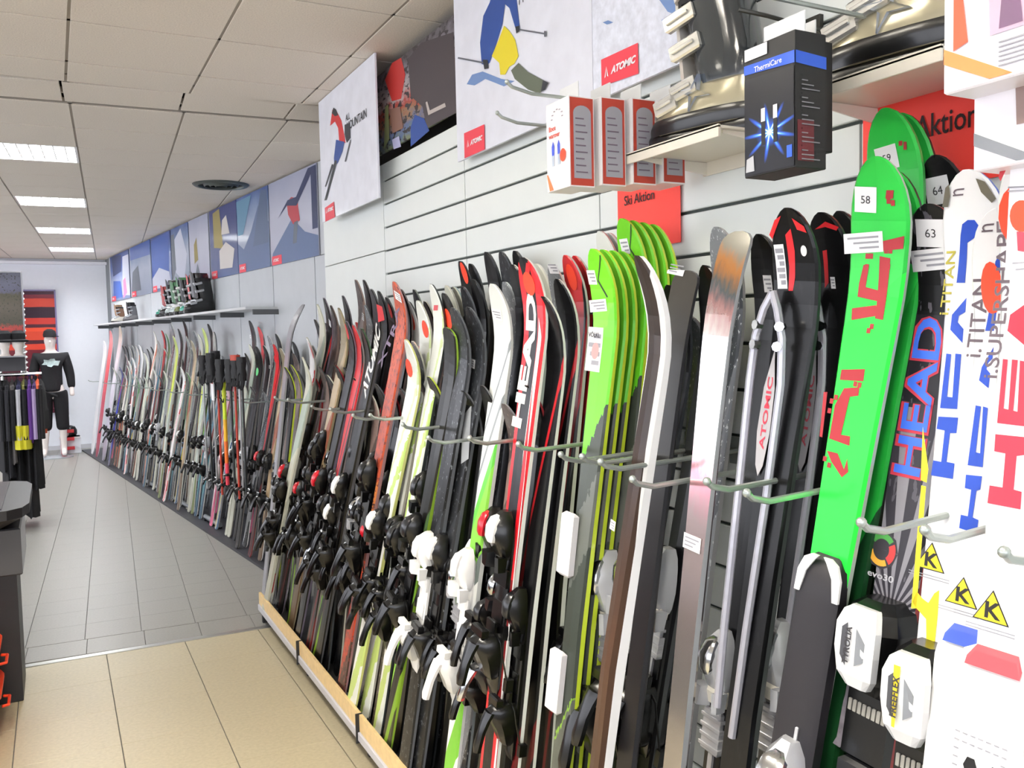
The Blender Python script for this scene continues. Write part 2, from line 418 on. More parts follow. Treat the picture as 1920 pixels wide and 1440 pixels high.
# ================================================================== NEAR RACK BASE
rack = thing('ski_rack', 'low dark shelf base with pale wooden edge strips carrying the near skis', 'rack', (0, 0, 0))
wood = M('pale_wood', (226, 196, 142), .45, noise=.08, nscale=40); rail_m = M('price_rail', (196, 196, 204), .3, coat=.3)
dk = M('dark_shelf', (38, 38, 40), .5)
for k in range(6):
    y0 = 4.90-.90*(k+1); y1 = y0+.894
    mb = MB(); mb.box((.943, y0, .105), (.956, y1, .17), bev=.001); mb.build('wood_strip', wood, rack)
    mb = MB(); mb.box((.936, y0, .07), (.951, y1, .105), bev=.003); mb.build('price_rail', rail_m, rack)
    mb = MB(); mb.box((.954, y0, .06), (1.34, y1, .1), bev=.002); mb.build('shelf_board', dk, rack)
    mb = MB(); mb.box((.975, y0-.012, 0), (1.33, y0+.012, .06)); mb.box((.93, y0-.004, .06), (.956, y0+.002, .172)); mb.build('bracket', dk, rack)
mb = MB(); mb.box((.955, 4.87, 0), (1.33, 4.895, .06)); mb.build('bracket', dk, rack)
mb = MB(); mb.box((1.10, -.5, 0), (1.12, 4.88, .06)); mb.build('plinth', M('plinth', (120, 112, 98), .6), rack)
# far base: black floor platform
fb = farbox('floor_platform', -1.0, 7.2, .02, .47, 0, .018, M('black_platform', (46, 46, 52), .45, noise=.1, nscale=30), None)
tag(fb, 'flat black platform under the far ski rack along the turned wall', 'platform')

# hooks: steel arms between the skis
def hook(p, d, L_, label, group, up=.02, r=.0055):
    t = thing('rack_hook', label, 'hook', p, 0, group)
    d = Vector(d).normalized(); mb = MB()
    pts = [Vector((0, 0, 0))]+[d*L_*f for f in (.35, .7, .9)]+[d*L_+Vector((0, 0, up*.5)), d*(L_+.012)+Vector((0, 0, up))]
    mb.tube(pts, r, 8); mb.ball(pts[-1], r*1.35, 8, 5); mb.build('arm', steel, t, True)
    mb = MB(); s_ = d*.004
    mb.box((-.012, -.02, -.03), (-.001, .02, .03)) if abs(d.x) > .9 else mb.box((-.01, -.02, -.03), (0, .02, .03))
    mb.build('mount_plate', steel, t)
    return t
hook_px = [(1893, 1045, 1.25), (1745, 1003, 1.29), (1625, 988, 1.3), (1410, 932, 1.3), (1335, 910, 1.3), (1195, 905, 1.3), (1135, 872, 1.3), (1100, 862, 1.3), (1060, 858, 1.3), (980, 838, 1.3),
           (888, 826, 1.3), (810, 825, 1.3), (762, 800, 1.3), (700, 782, 1.3), (668, 782, 1.3), (625, 770, 1.3), (590, 765, 1.3), (545, 752, 1.3), (520, 748, 1.3)]
names = ['rightmost in the photo', 'second from the right', 'third from the right, over the ray-pattern ski']
for i, (x, y, _) in enumerate(hook_px):
    e = onX(x, y, .95); base = Vector((WX, e.y+.04+.02*i/6, e.z-.01))
    dv = Vector((.95, e.y, e.z-.012))-base
    if i == 0: l = 'steel rack arm at the right edge over the red-lettered white ski'
    elif i == 1: l = 'steel rack arm crossing the middle blue-lettered white ski'
    elif i == 2: l = 'steel rack arm crossing the grey ray-pattern ski'
    elif i == 3: l = 'steel rack arm crossing the bright green ski'
    elif i == 4: l = 'steel rack arm ending left of the bright green ski, over the silver-winged race ski'
    elif i == 5: l = 'steel rack arm ending beside the white-edged brown ski'
    else: l = 'steel rack arm, %s in the row left of the white-edged brown ski' % ['first', 'second', 'third', 'fourth', 'fifth', 'sixth', 'seventh', 'eighth', 'ninth', 'tenth', 'eleventh', 'twelfth', 'thirteenth'][i-6]
    hook(base, dv, dv.length, l, 'steel arms holding the near skis apart')
for i, x in enumerate((168, 196, 226, 256, 286, 318, 350, 384, 420, 455)):
    y = 716+(x-168)*.14; e = onFar(x, y, .42); b0 = e-FN*.42
    hook(b0, FN, .42, 'steel arm of the far rack, %s from the end wall' % ['first', 'second', 'third', 'fourth', 'fifth', 'sixth', 'seventh', 'eighth', 'ninth', 'tenth'][i], 'steel arms of the far rack')

# ================================================================== SKIS
L0 = 1.7
def curve(s): return (max(0, s-1.47)/.23)**2.1*.062 + (max(0, .06-s)/.06)**2*.006
def hwid(s, kind):
    t = s/L0
    hw = .034+.0085*((max(0, .46-t))/.46)**1.6+.0165*((max(0, t-.46))/.46)**1.5
    if kind == 'wide': hw = hw*1.12+.004
    if kind == 'race': hw *= .92
    if kind == 'board': hw = .115+.028*(abs(t-.5)/.5)**2
    if kind != 'board': hw *= .84 if kind == 'carve' else .74
    tip0 = 1.60 if kind != 'board' else 1.50
    if kind == 'flat': tip0 = 1.675
    if s > tip0: hw *= math.sqrt(max(.012, 1-((s-tip0)/(L0-tip0))**2))
    tl = .03 if kind != 'board' else .2
    if s < tl: hw *= math.sqrt(max(.1, 1-(1-s/tl)**2*(.6 if kind != 'board' else 1)))
    return hw
def thick(s):
    t = s/L0; return .010+.012*max(0, 1-abs(t-.48)/.5)
BOARD = {}
def board_mesh(kind, curl=1):
    if (kind, curl) in BOARD: return BOARD[(kind, curl)]
    ss = [0, .01, .03, .1, .3, .55, .8, 1.05, 1.3, 1.45, 1.5, 1.54, 1.58, 1.61, 1.635, 1.655, 1.672, 1.685, 1.694, 1.699]
    if kind == 'board': ss = [0, .02, .06, .12, .2, .5, .85, 1.2, 1.45, 1.5, 1.54, 1.58, 1.61, 1.64, 1.66, 1.68, 1.695]
    mb = MB(); rings = []
    for s in ss:
        h = hwid(s, kind); c = curve(s)*curl; th = thick(s); i = min(.004, h*.4)
        rings.append([(h-i, c+th, s), (0, c+th+.0008, s), (-h+i, c+th, s), (-h, c+th*.62, s), (-h, c, s), (h, c, s), (h, c+th*.62, s)])
    n = 7; vs = [p for r in rings for p in r]; fs = []; mi = []
    for k in range(len(rings)-1):
        for j in range(n):
            a = k*n+j; b = k*n+(j+1) % n; fs.append((a, b, b+n, a+n)); mi.append([0, 0, 0, 1, 2, 1, 0][j])
    fs.append(tuple(range(n))); mi.append(1); fs.append(tuple(range(len(vs)-1, len(vs)-1-n, -1))); mi.append(1)
    mb.v = vs; mb.f = [list(f) for f in fs]; mb.m = mi
    me = mb.mesh('ski_board', [paper, paper, paper])
    uv = me.uv_layers.new(name='UVMap')
    for l in me.loops:
        co = me.vertices[l.vertex_index].co; s = co.z
        uv.data[l.index].uv = (.5+co.x/.08 if kind != 'board' else .5+co.x/.3, s/L0)
    BOARD[(kind, curl)] = me; return me
# bindings
def hull_toe():
    mb = MB(); rg = []
    for z, hx, y0, y1 in ((-.085, .026, .0, .018), (-.07, .032, 0, .03), (-.03, .036, 0, .05), (.0, .034, 0, .062), (.03, .03, 0, .06), (.055, .024, 0, .046), (.075, .012, 0, .026)):
        rg.append([(hx, y0, z), (hx, y1*.6, z), (hx*.6, y1, z), (-hx*.6, y1, z), (-hx, y1*.6, z), (-hx, y0, z)])
    mb.loft(rg)
    for s_ in (-1, 1):     # wings gripping the boot
        mb.loft([[(s_*.02, .02, -.075), (s_*.044, .02, -.07), (s_*.044, .055, -.07), (s_*.02, .05, -.075)], [(s_*.012, .02, -.125), (s_*.04, .02, -.12), (s_*.044, .05, -.12), (s_*.026, .05, -.125)]])
    return mb.mesh('toe_piece', [paper], True)
def toe_cap():
    mb = MB(); rg = []
    for z, hx, y in ((.062, .010, .036), (.05, .018, .054), (.02, .022, .0655), (-.015, .021, .066), (-.03, .012, .06)):
        rg.append([(hx, y, z), (hx*.5, y+.006, z), (-hx*.5, y+.006, z), (-hx, y, z), (-hx, y-.015, z), (hx, y-.015, z)])
    mb.loft(rg); return mb.mesh('toe_cap', [paper], True)
def heel():
    mb = MB(); rg = []
    for z, hx, y1 in ((-.10, .02, .02), (-.085, .03, .035), (-.04, .034, .055), (0, .036, .078), (.03, .034, .085), (.05, .028, .07), (.06, .02, .035)):
        rg.append([(hx, 0, z), (hx, y1*.7, z), (hx*.55, y1, z), (-hx*.55, y1, z), (-hx, y1*.7, z), (-hx, 0, z)])
    mb.loft(rg); mb.box((-.03, .05, .05), (.03, .075, .082), bev=.005); return mb.mesh('heel_piece', [paper], True)
def lever():
    mb = MB(); rg = []
    for z, hx, y in ((.03, .024, .086), (0, .021, .098), (-.04, .016, .108), (-.09, .019, .118), (-.115, .012, .117)):
        rg.append([(hx, y, z), (hx*.4, y+.008, z), (-hx*.4, y+.008, z), (-hx, y, z), (-hx, y-.012, z), (hx, y-.012, z)])
    mb.loft(rg); return mb.mesh('heel_lever', [paper], True)
def plate():
    mb = MB(); rg = []
    for z, hx, y in ((-.33, .02, .002), (-.3, .029, .012), (-.1, .03, .014), (.1, .03, .014), (.17, .028, .012), (.24, .02, .002)):
        rg.append([(hx, 0, z), (hx, y*.7, z), (hx*.8, y, z), (-hx*.8, y, z), (-hx, y*.7, z), (-hx, 0, z)])
    mb.loft(rg); mb.box((-.032, .012, .03), (.032, .02, .09), bev=.002); mb.box((-.026, .012, -.09), (.026, .017, -.02), bev=.002)
    return mb.mesh('binding_plate', [paper], True)
def brake():
    mb = MB()
    for s_ in (-1, 1):
        mb.tube([(s_*.02, .02, .0), (s_*.045, .018, -.02), (s_*.052, .01, -.07), (s_*.054, -.012, -.15)], .003, 6)
        mb.box((s_*.054-.008, -.034, -.19), (s_*.054+.008, -.006, -.14), bev=.004)
    mb.box((-.022, .02, -.02), (.022, .03, .04), bev=.004)
    return mb.mesh('brake', [paper], True)
KIT = dict(toe=hull_toe(), cap=toe_cap(), heel=heel(), lev=lever(), plate=plate(), brake=brake())
def pad_mesh():
    mb = MB(); mb.loft([[(-.024, .0, -.02), (.024, .0, -.02), (.022, .016, -.016), (-.022, .016, -.016)], [(-.028, 0, .012), (.028, 0, .012), (.024, .02, .008), (-.024, .02, .008)], [(-.012, 0, .026), (.012, 0, .026), (.01, .014, .022), (-.01, .014, .022)]]); return mb.mesh('friction_pad', [paper])
def block_mesh():
    mb = MB(); mb.box((-.024, 0, -.045), (.024, .016, .045), bev=.004)
    for k in range(4): mb.box((-.028, .004, -.035+.02*k), (.028, .019, -.027+.02*k), bev=.001)
    mb.box((-.006, 0, -.16), (.006, .01, -.045), bev=.001); return mb.mesh('slider_block', [paper])
KIT['pad'] = pad_mesh(); KIT['block'] = block_mesh()
BT_ = {'black': (black_pl, dgrey_pl, black_pl, dgrey_pl), 'silver': (silver_pl, chrome, black_pl, black_pl), 'white': (black_pl, white_pl, black_pl, white_pl), 'allwhite': (white_pl, white_pl, white_pl, silver_pl),
       'red': (red_pl, white_pl, black_pl, red_pl), 'redcap': (black_pl, red_pl, black_pl, silver_pl), 'chrome': (dgrey_pl, chrome, black_pl, chrome)}
def setmat(o, m, i=0):
    o.material_slots[i].link = 'OBJECT'; o.material_slots[i].material = m
def part(name, me, parent, mat, z=0, y=0, sc_=1):
    o = obj(name, me, parent, (0, y, z)); setmat(o, mat)
    if sc_ != 1: o.scale = (sc_,)*3
    return o
def binding(root, kind, toe_s=.98, plate_on=True, brake_on=True, scl=.8, lev=True):
    a, b, c, d = BT_[kind]; th = .021
    if plate_on: part('binding_plate', KIT['plate'], root, c, toe_s-.17, th-.002, .84)
    t = part('toe_piece', KIT['toe'], root, a, toe_s, th+.008, scl); part('toe_cap', KIT['cap'], t, b)
    h_ = part('heel_piece', KIT['heel'], root, d if kind == 'silver' else a, toe_s-.32, th+.008, scl)
    if lev: part('heel_lever', KIT['lev'], h_, b if kind in ('allwhite', 'chrome', 'red') else (d if kind == 'silver' else black_pl))
    if kind == 'silver' and scl > .78: part('friction_pad', KIT['pad'], root, M('pad_cream', (226, 222, 208), .4), toe_s-.075, th+.012); part('slider_block', KIT['block'], root, M('block_silver', (186, 186, 190), .3, .5), toe_s-.15, th+.008)
    if brake_on: part('brake', KIT['brake'], root, black_pl, toe_s-.27, th+.004, scl)
SKI = {}
def ski(key, P, B, label, top, side=(200, 203, 200), base=(22, 22, 24), kind='carve', yaw=0, flip=False, wid=1, bind='black', toe=None, curl=1, group='skis in the near rack', name='ski', full=True, cat='ski', thk=1):
    """P: point of the upturned tip, B: where the tail stands"""
    P = Vector(P); B = Vector(B)
    off = .055*curl*thk*(1 if not flip else -1)
    ndir = FN if 'far' in group else Vector((-1, 0, 0))
    T = P-ndir*off; u = (T-B); L_ = u.length; u.normalize()
    n = (ndir-u*ndir.dot(u)).normalized()
    if flip: n = -n
    q = Matrix.Rotation(math.radians(yaw), 3, u); n = q @ n
    wv = n.cross(u)
    root = thing(name, label, cat, B, 0, group)
    m = Matrix((wv, n, u)).transposed().to_4x4(); m.translation = B
    root.matrix_world = m @ Matrix.Diagonal((wid, thk, L_/L0, 1)); 
    b = obj(kind == 'board' and 'deck' or 'ski_body', board_mesh(kind, curl), root)
    setmat(b, top, 0); setmat(b, M('sidewall_%d_%d_%d' % side, side, .3, coat=.4), 1)  # pale sidewalls: partly their own white, partly edge glint put into the colour
    setmat(b, base if not isinstance(base, tuple) else M('skibase_%d_%d_%d' % base, base, .3, coat=.3), 2)
    SKI[key] = dict(root=root, inv=root.matrix_world.inverted(), B=B, n=n, u=u, kind=kind, curl=curl, L=L_, flip=flip, mw=root.matrix_world.copy())
    if bind: binding(root, bind, toe if toe else 1.02, full, full)
    return root
def sloc(key, x, y):
    """pixel -> local (x, s) on the ski face"""
    k = SKI[key]; h = .02
    for _ in range(3):
        p = onP(x, y, k['B']+k['n']*h, k['n']); l = k['inv'] @ p
        h = curve(min(L0, l.z))*k['curl']+.015
    return l.x, l.z
def smap(key, x, s, e=.0012):
    k = SKI[key]
    if k['flip']: return Vector((x, curve(s)*k['curl']-e, s))
    i = hwid(min(s, L0), k['kind']); t = thick(s)
    return Vector((x, curve(s)*k['curl']+t+e, s))
def sdecal(key, pts, mat, name='printed_shape', e=.0012, local=False):
    """flat print or sticker on a ski face, finely cut so that it follows the bend"""
    q = pts if local else [sloc(key, *p) for p in pts]
    bm = bmesh.new(); vs = [bm.verts.new((a, 0, s)) for a, s in q]; bm.faces.new(vs)
    s0 = min(p[1] for p in q); s1 = max(p[1] for p in q)
    if s1 > 1.45:
        s = max(s0, 1.45)+.012
        while s < s1:
            g = bm.verts[:]+bm.edges[:]+bm.faces[:]
            bmesh.ops.bisect_plane(bm, geom=g, plane_co=(0, 0, s), plane_no=(0, 0, 1)); s += .018
    mb = MB(); bm.verts.index_update(); mb.add([smap(key, v.co.x, min(v.co.z, 1.699), e) for v in bm.verts], [[v.index for v in f.verts] for f in bm.faces]); bm.free()
    return mb.build(name, mat, SKI[key]['root'])
def sellipse(key, px, py, rx, rs, mat, name='price_dot', e=.0016, n=16):
    x, s = sloc(key, px, py); return sdecal(key, [(x+rx*math.cos(2*math.pi*k/n), s+rs*math.sin(2*math.pi*k/n)) for k in range(n)], mat, name, e, True)
def sletter(key, body, px0, px1, mat, cap=None, bold=0, name='lettering', e=.0014, shear=0, up=1):
    """text running up the ski from pixel px0 to px1; cap = letter height in metres"""
    x0, s0 = sloc(key, *px0); x1, s1 = sloc(key, *px1)
    vs, fs = text(body, cap, 1, bold, shear); mx = max(v[0] for v in vs) or 1; f = (s1-s0)/mx
    mb = MB(); mb.add([smap(key, x0+(x1-x0)*(a/mx)+up*b, min(s0+a*f, 1.699), e) for a, b in vs], fs)
    return mb.build(name, mat, SKI[key]['root'])
def sticker(key, px, py, w_, h_, txt=None, rot=0, lines=3):
    """white price sticker; width across, height along the ski"""
    x, s = sloc(key, px, py); c, si = math.cos(rot), math.sin(rot)
    q = [(x+a*c-b*si, s+a*si+b*c) for a, b in ((-w_/2, -h_/2), (w_/2, -h_/2), (w_/2, h_/2), (-w_/2, h_/2))]
    o = sdecal(key, q, paper, 'price_sticker', .0018, True)
    if txt:
        vs, fs = text(txt, h_*.3); mx = max(v[0] for v in vs)
        mb = MB(); mb.add([smap(key, x-(a-mx/2)*c-(b-h_*.15)*si, s-(a-mx/2)*si+(b-h_*.15)*c, .0024) for a, b in vs], fs); l = mb.build('number', ink, o)
    else:
        for k in range(lines):
            f = (k+1)/(lines+1)-.5; a0, a1, b0 = -w_*.4, w_*(.1+.3*((k*7) % 3)/2), f*h_
            q = [(x+a*c-b*si, s+a*si+b*c) for a, b in ((a0, b0-h_*.05), (a1, b0-h_*.05), (a1, b0+h_*.05), (a0, b0+h_*.05))]
            mb = MB(); mb.add([smap(key, a, b, .0024) for a, b in q], [(0, 1, 2, 3)]); mb.build('print_line', M('print_grey', (150, 150, 158), .6), o)
    return o

def base_from(P, low, Xb, zb=.102):
    """tail position so that the ski axis passes the pixel `low`"""
    r = ray(*low); nrm = (P-CAM).cross(r)
    # CAM + plane: nrm.(p-CAM)=0 , p=(Xb,Y,zb)
    Y = CAM.y-(nrm.x*(Xb-CAM.x)+nrm.z*(zb-CAM.z))/nrm.y
    return Vector((Xb, Y, zb))
def nski(key, tip, low, Xt, Xb, label, top, **k):
    P = onX(tip[0], tip[1], Xt); A = P+Vector((.0, 0, 0)); B = base_from(P, low, Xb)
    return ski(key, P, B, label, top, **k)
CP = {}
def stack(key, n, dx, dy, dz, labels, **over):
    """more of the same ski standing behind: the root and every part copied"""
    src = SKI[key]['root']
    for i in range(1, n+1):
        c = src.copy(); COL.objects.link(c)
        c.matrix_world = Matrix.Translation(Vector((dx*i, dy*i, dz*i))) @ SKI[key]['mw']
        c['label'] = labels[i-1]
        for ch in list(src.children):
            if ch.name.split('.')[0] in ('lettering', 'price_sticker', 'printed_shape', 'price_dot') and not over.get('all'): continue
            d = ch.copy(); COL.objects.link(d); d.parent = c
            for g in ch.children:
                e = g.copy(); COL.objects.link(e); e.parent = d
# ------------------------------------------------------------------ topsheets
def S(*c): return c
K = (9, 9, 11)
T_white = uvmat('top_white', [(0, (232, 232, 234))], rough=.3)
T_black = uvmat('top_black', [(0, K), (.5, (15, 15, 18)), (.8, (8, 8, 10))], skew=.1, rough=.3, coat=.15)
T_dgrey = uvmat('top_dark_grey', [(0, (20, 21, 24)), (.45, (44, 46, 50)), (.62, (18, 19, 21)), (.8, (36, 38, 42))], skew=.12, blot=(110, 115, 120), bthr=.64, bscale=14)
T_green = uvmat('top_vivid_green', [(0, (26, 26, 28)), (.12, (30, 205, 60)), (.3, (24, 26, 24)), (.55, (38, 235, 66)), (.9, (44, 190, 70))], skew=.05, rough=.35, coat=.2)
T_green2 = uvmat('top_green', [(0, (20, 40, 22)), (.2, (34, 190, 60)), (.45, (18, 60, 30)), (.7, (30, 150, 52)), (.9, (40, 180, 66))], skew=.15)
T_ray = uvmat('top_ray', [(0, (44, 42, 50)), (.34, (48, 46, 54)), (.82, (30, 30, 36)), (.9, K)], blot=(84, 82, 90), bthr=.62, bscale=6, rays=(.615, 34, (132, 130, 138)), edge=None, rough=.45, coat=.1)
T_race = uvmat('top_black_race', [(0, K)], blot=(18, 18, 20), bthr=.62, bscale=8, coat=.15, rough=.3)
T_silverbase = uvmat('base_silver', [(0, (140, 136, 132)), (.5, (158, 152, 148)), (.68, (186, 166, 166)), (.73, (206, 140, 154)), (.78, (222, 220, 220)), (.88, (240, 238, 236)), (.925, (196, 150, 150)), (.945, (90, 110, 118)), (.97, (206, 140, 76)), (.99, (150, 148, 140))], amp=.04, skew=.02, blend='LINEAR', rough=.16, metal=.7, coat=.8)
T_dbase = uvmat('base_charcoal', [(0, (30, 28, 31)), (.6, (40, 38, 41)), (.92, (58, 56, 52))], blend='LINEAR', rough=.35, coat=.2)
T_brown = uvmat('base_brown', [(0, (60, 44, 34)), (.5, (78, 56, 42)), (.8, (40, 30, 26)), (.95, (52, 42, 36))], blend='LINEAR', rough=.35, coat=.1, edge=(235, 235, 232), ew=.1)
T_lime = uvmat('top_lime', [(0, (50, 56, 44)), (.3, (86, 90, 82)), (.38, (120, 160, 60)), (.39, (60, 66, 60)), (.6, (96, 100, 94)), (.70, (60, 66, 58)), (.79, (104, 206, 40)), (.93, (120, 214, 46))], skew=.1, amp=.05, rough=.25)
T_lime2 = uvmat('top_lime_black', [(0, (30, 34, 26)), (.3, (120, 150, 40)), (.42, (26, 28, 24)), (.7, (20, 22, 22)), (.78, (150, 220, 60)), (.95, (90, 120, 60))], skew=.2)
T_redblack = uvmat('top_red_black', [(0, (96, 18, 22)), (.2, (22, 20, 22)), (.34, (110, 18, 26)), (.42, K), (.72, (60, 60, 66)), (.8, (190, 30, 42)), (.9, (30, 30, 34)), (.95, (206, 44, 50))], skew=.5)
T_headred = uvmat('top_red_black_white', [(0, (236, 44, 54)), (.28, (226, 36, 46)), (.3, (120, 14, 20)), (.5, (206, 22, 34)), (.9, (228, 40, 50))], edge=None, mid=(22, 20, 24), mw=.22)
T_wstripe = uvmat('top_white_grey_stripes', [(0, (226, 228, 222)), (.16, (120, 190, 60)), (.28, (232, 234, 228)), (.5, (110, 120, 116)), (.55, (130, 200, 70)), (.7, (96, 190, 66)), (.74, (232, 238, 232)), (.80, (140, 146, 148)), (.82, (232, 238, 232)), (.89, (140, 146, 150)), (.905, (226, 230, 226))], skew=.18)
T_orange = uvmat('top_orange_brown', [(0, (60, 40, 34)), (.2, (176, 60, 36)), (.4, (90, 50, 44)), (.52, (206, 120, 60)), (.6, (176, 74, 48)), (.9, (196, 90, 62))], amp=.14, skew=.2, blot=(120, 60, 56), bthr=.56, bscale=12)
T_atomic = uvmat('top_black_gloss', [(0, K), (.3, (60, 20, 24)), (.35, K)], skew=.2)
T_blackred = uvmat('top_black_red', [(0, K), (.25, (90, 16, 20)), (.32, K), (.8, (14, 12, 14)), (.86, (170, 30, 38)), (.9, (18, 18, 20))], skew=.3)
T_wgreen = uvmat('top_white_green', [(0, (220, 224, 214)), (.2, (190, 210, 120)), (.35, (232, 232, 226)), (.6, (236, 240, 230)), (.72, (186, 214, 120)), (.8, (236, 240, 232)), (.9, (206, 222, 170)), (.94, (226, 230, 224))], skew=.3, amp=.1)
T_wred = uvmat('top_white_red', [(0, (230, 230, 228)), (.12, (206, 40, 50)), (.2, (236, 232, 230)), (.3, (200, 30, 44)), (.38, (234, 230, 228)), (.7, (210, 50, 58)), (.74, (238, 236, 234)), (.86, (214, 60, 66)), (.9, (236, 236, 236))], skew=.35, amp=.08)
T_bronze = uvmat('top_bronze', [(0, (56, 48, 46)), (.4, (112, 98, 92)), (.7, (90, 78, 74)), (.85, (132, 112, 106)), (.95, (84, 74, 72))], skew=.1, blot=(150, 130, 120), bthr=.64, bscale=10)
T_tan = uvmat('top_tan', [(0, (100, 80, 60)), (.3, (170, 146, 112)), (.6, (150, 90, 70)), (.75, (186, 168, 138)), (.92, (150, 140, 116))], skew=.15)
T_cream = uvmat('top_cream', [(0, (180, 180, 164)), (.5, (206, 208, 190)), (.7, (176, 190, 176)), (.92, (214, 216, 200))], skew=.1)
T_silver = uvmat('top_silver_grey', [(0, (70, 72, 76)), (.2, (158, 160, 164)), (.4, (60, 62, 66)), (.5, (150, 154, 158)), (.68, (110, 114, 120)), (.85, (64, 68, 72)), (.93, (120, 124, 128))], skew=.25, blot=(200, 204, 206), bthr=.64, bscale=20, rough=.2)
T_blkgrn = uvmat('top_black_green', [(0, K), (.1, (60, 60, 40)), (.2, (120, 160, 40)), (.3, K), (.48, (130, 190, 60)), (.62, (60, 90, 50)), (.68, (24, 24, 22))], skew=.4)
T_teal = uvmat('top_teal', [(0, (50, 80, 100)), (.3, (70, 130, 140)), (.5, (120, 60, 60)), (.7, (60, 110, 130)), (.9, (150, 150, 150))], skew=.3)
T_blue = uvmat('top_blue_purple', [(0, (90, 90, 110)), (.2, (40, 44, 160)), (.6, (50, 60, 150)), (.8, (170, 80, 110)), (.9, (60, 70, 140))], skew=.2)
T_pink = uvmat('top_pink', [(0, (235, 110, 150)), (.15, (190, 90, 120)), (.4, (220, 200, 200)), (.7, (150, 60, 90)), (.9, (210, 170, 180))], skew=.4)
T_orwh = uvmat('top_white_orange', [(0, (120, 70, 50)), (.2, (170, 90, 60)), (.5, (200, 130, 100)), (.6, (226, 222, 214)), (.85, (210, 120, 90)), (.92, (230, 228, 222))], skew=.2)
T_multi = uvmat('top_multicolour', [(0, (60, 90, 120)), (.2, (150, 150, 150)), (.4, (200, 180, 60)), (.5, (70, 110, 150)), (.7, (190, 190, 190)), (.85, (90, 130, 90))], skew=.5, amp=.1)
T_limey = uvmat('top_lime_yellow', [(0, (110, 120, 70)), (.3, (190, 200, 190)), (.7, (206, 222, 90)), (.92, (190, 206, 120))], skew=.3)
T_lilac = uvmat('deck_lilac', [(0, (130, 126, 140)), (.3, (196, 190, 206)), (.6, (220, 214, 224)), (.85, (226, 206, 206)), (.95, (236, 220, 200))], blend='LINEAR')
T_reddeck = uvmat('deck_red', [(0, (150, 60, 80)), (.4, (196, 70, 90)), (.7, (226, 60, 70)), (.9, (230, 120, 120))], blend='LINEAR')
LG = (206, 212, 204); WG = (232, 236, 230); DG = (60, 64, 66); YL = (206, 228, 60)

def ORD(i):
    w_ = 'first second third fourth fifth sixth seventh eighth ninth tenth eleventh twelfth thirteenth fourteenth fifteenth sixteenth seventeenth eighteenth nineteenth twentieth'.split()
    k = i+1
    if k <= 20: return w_[k-1]
    return (['twenty-', 'thirty-', 'forty-'][k//10-2]+w_[k % 10-1]) if k % 10 else ['', '', 'twentieth', 'thirtieth', 'fortieth'][k//10]
# ------------------------------------------------------------------ near rack, from the right edge
red_l = M('red_lettering', (196, 44, 66), .4); blue_l = M('blue_lettering', (22, 66, 176), .4)
grey_l = M('grey_lettering', (96, 84, 92), .5); yel_m = M('yellow_print', (244, 226, 40), .5); blue2 = M('blue_print', (60, 110, 226), .4)
redout = M('red_outline', (190, 50, 70), .5); brownred = M('brown_red_print', (158, 34, 44), .5)
nski('w1', (1928, 288), (1866, 1150), 1.06, .96, 'white ski with huge red lettering and twin dark sockets on its plate', T_white, side=(196, 60, 66), kind='wide', wid=1.04, yaw=6, bind=None)
nski('w2', (1872, 402), (1818, 1100), 1.12, 1.0, 'white ski with blue lettering, grey word and orange dot beside the red-lettered one', T_white, side=WG, kind='wide', wid=1.04, yaw=6, bind=None)
nski('w3', (1815, 328), (1752, 1100), 1.15, 1.05, 'white ski with blue lettering, small yellow word and metal tip inserts', T_white, side=(60, 90, 190), kind='wide', wid=1.05, yaw=6, bind=None)
nski('b4', (1745, 392), (1648, 1200), 1.18, 1.05, 'charcoal ray-pattern ski with blue lettering and a 63 price sticker', T_ray, side=(168, 40, 44), kind='wide', wid=1.1, yaw=4, bind=None)
nski('b5', (1763, 300), (1690, 1200), 1.26, 1.13, 'black round-tipped ski with a 64 price sticker behind the ray-pattern ski', T_black, side=(168, 40, 44), kind='wide', wid=1.08, bind=None)
nski('g1', (1640, 303), (1536, 1050), 1.12, 1.0, 'bright green ski with dark red pixel print and a 58 price sticker', T_green, side=(190, 206, 190), kind='wide', wid=1.07, yaw=10, bind=None)
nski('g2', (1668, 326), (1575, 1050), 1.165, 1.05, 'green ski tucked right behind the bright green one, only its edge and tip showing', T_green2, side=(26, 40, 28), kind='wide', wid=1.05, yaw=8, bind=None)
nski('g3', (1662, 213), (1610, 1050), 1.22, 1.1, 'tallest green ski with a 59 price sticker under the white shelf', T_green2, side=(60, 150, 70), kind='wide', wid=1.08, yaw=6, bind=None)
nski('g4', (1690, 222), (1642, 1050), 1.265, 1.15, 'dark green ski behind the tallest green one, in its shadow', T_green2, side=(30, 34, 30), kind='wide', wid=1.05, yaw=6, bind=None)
nski('r1', (1478, 398), (1400, 1150), 1.12, 1.0, 'black race ski with red centre stripe and silver wing-shaped frame', T_race, side=(60, 66, 64), kind='wide', wid=1.02, yaw=8, bind=None)
nski('r2', (1545, 405), (1472, 1150), 1.20, 1.1, 'black race ski with silver wing frame half hidden behind the bright green ski', T_race, side=(60, 70, 64), kind='wide', wid=1.02, yaw=4, bind='silver', toe=.9)
nski('r3', (1583, 402), (1500, 1150), 1.27, 1.17, 'black and red ski tip between the second race ski and the green ski', T_blackred, side=(40, 44, 44), kind='carve', bind=None)
nski('k1', (1432, 445), (1368, 1150), 1.18, 1.08, 'small black ski with a white sticker between the silver ski base and the race ski', T_black, side=(70, 72, 76), bind='silver', toe=.86)
nski('s1', (1383, 430), (1312, 1050), 1.13, .98, 'shiny silver ski base facing outwards with a white sticker low down', T_silverbase, base=T_silverbase, side=(160, 164, 166), kind='flat', wid=1.0, flip=True, yaw=0, curl=.5, bind=None)
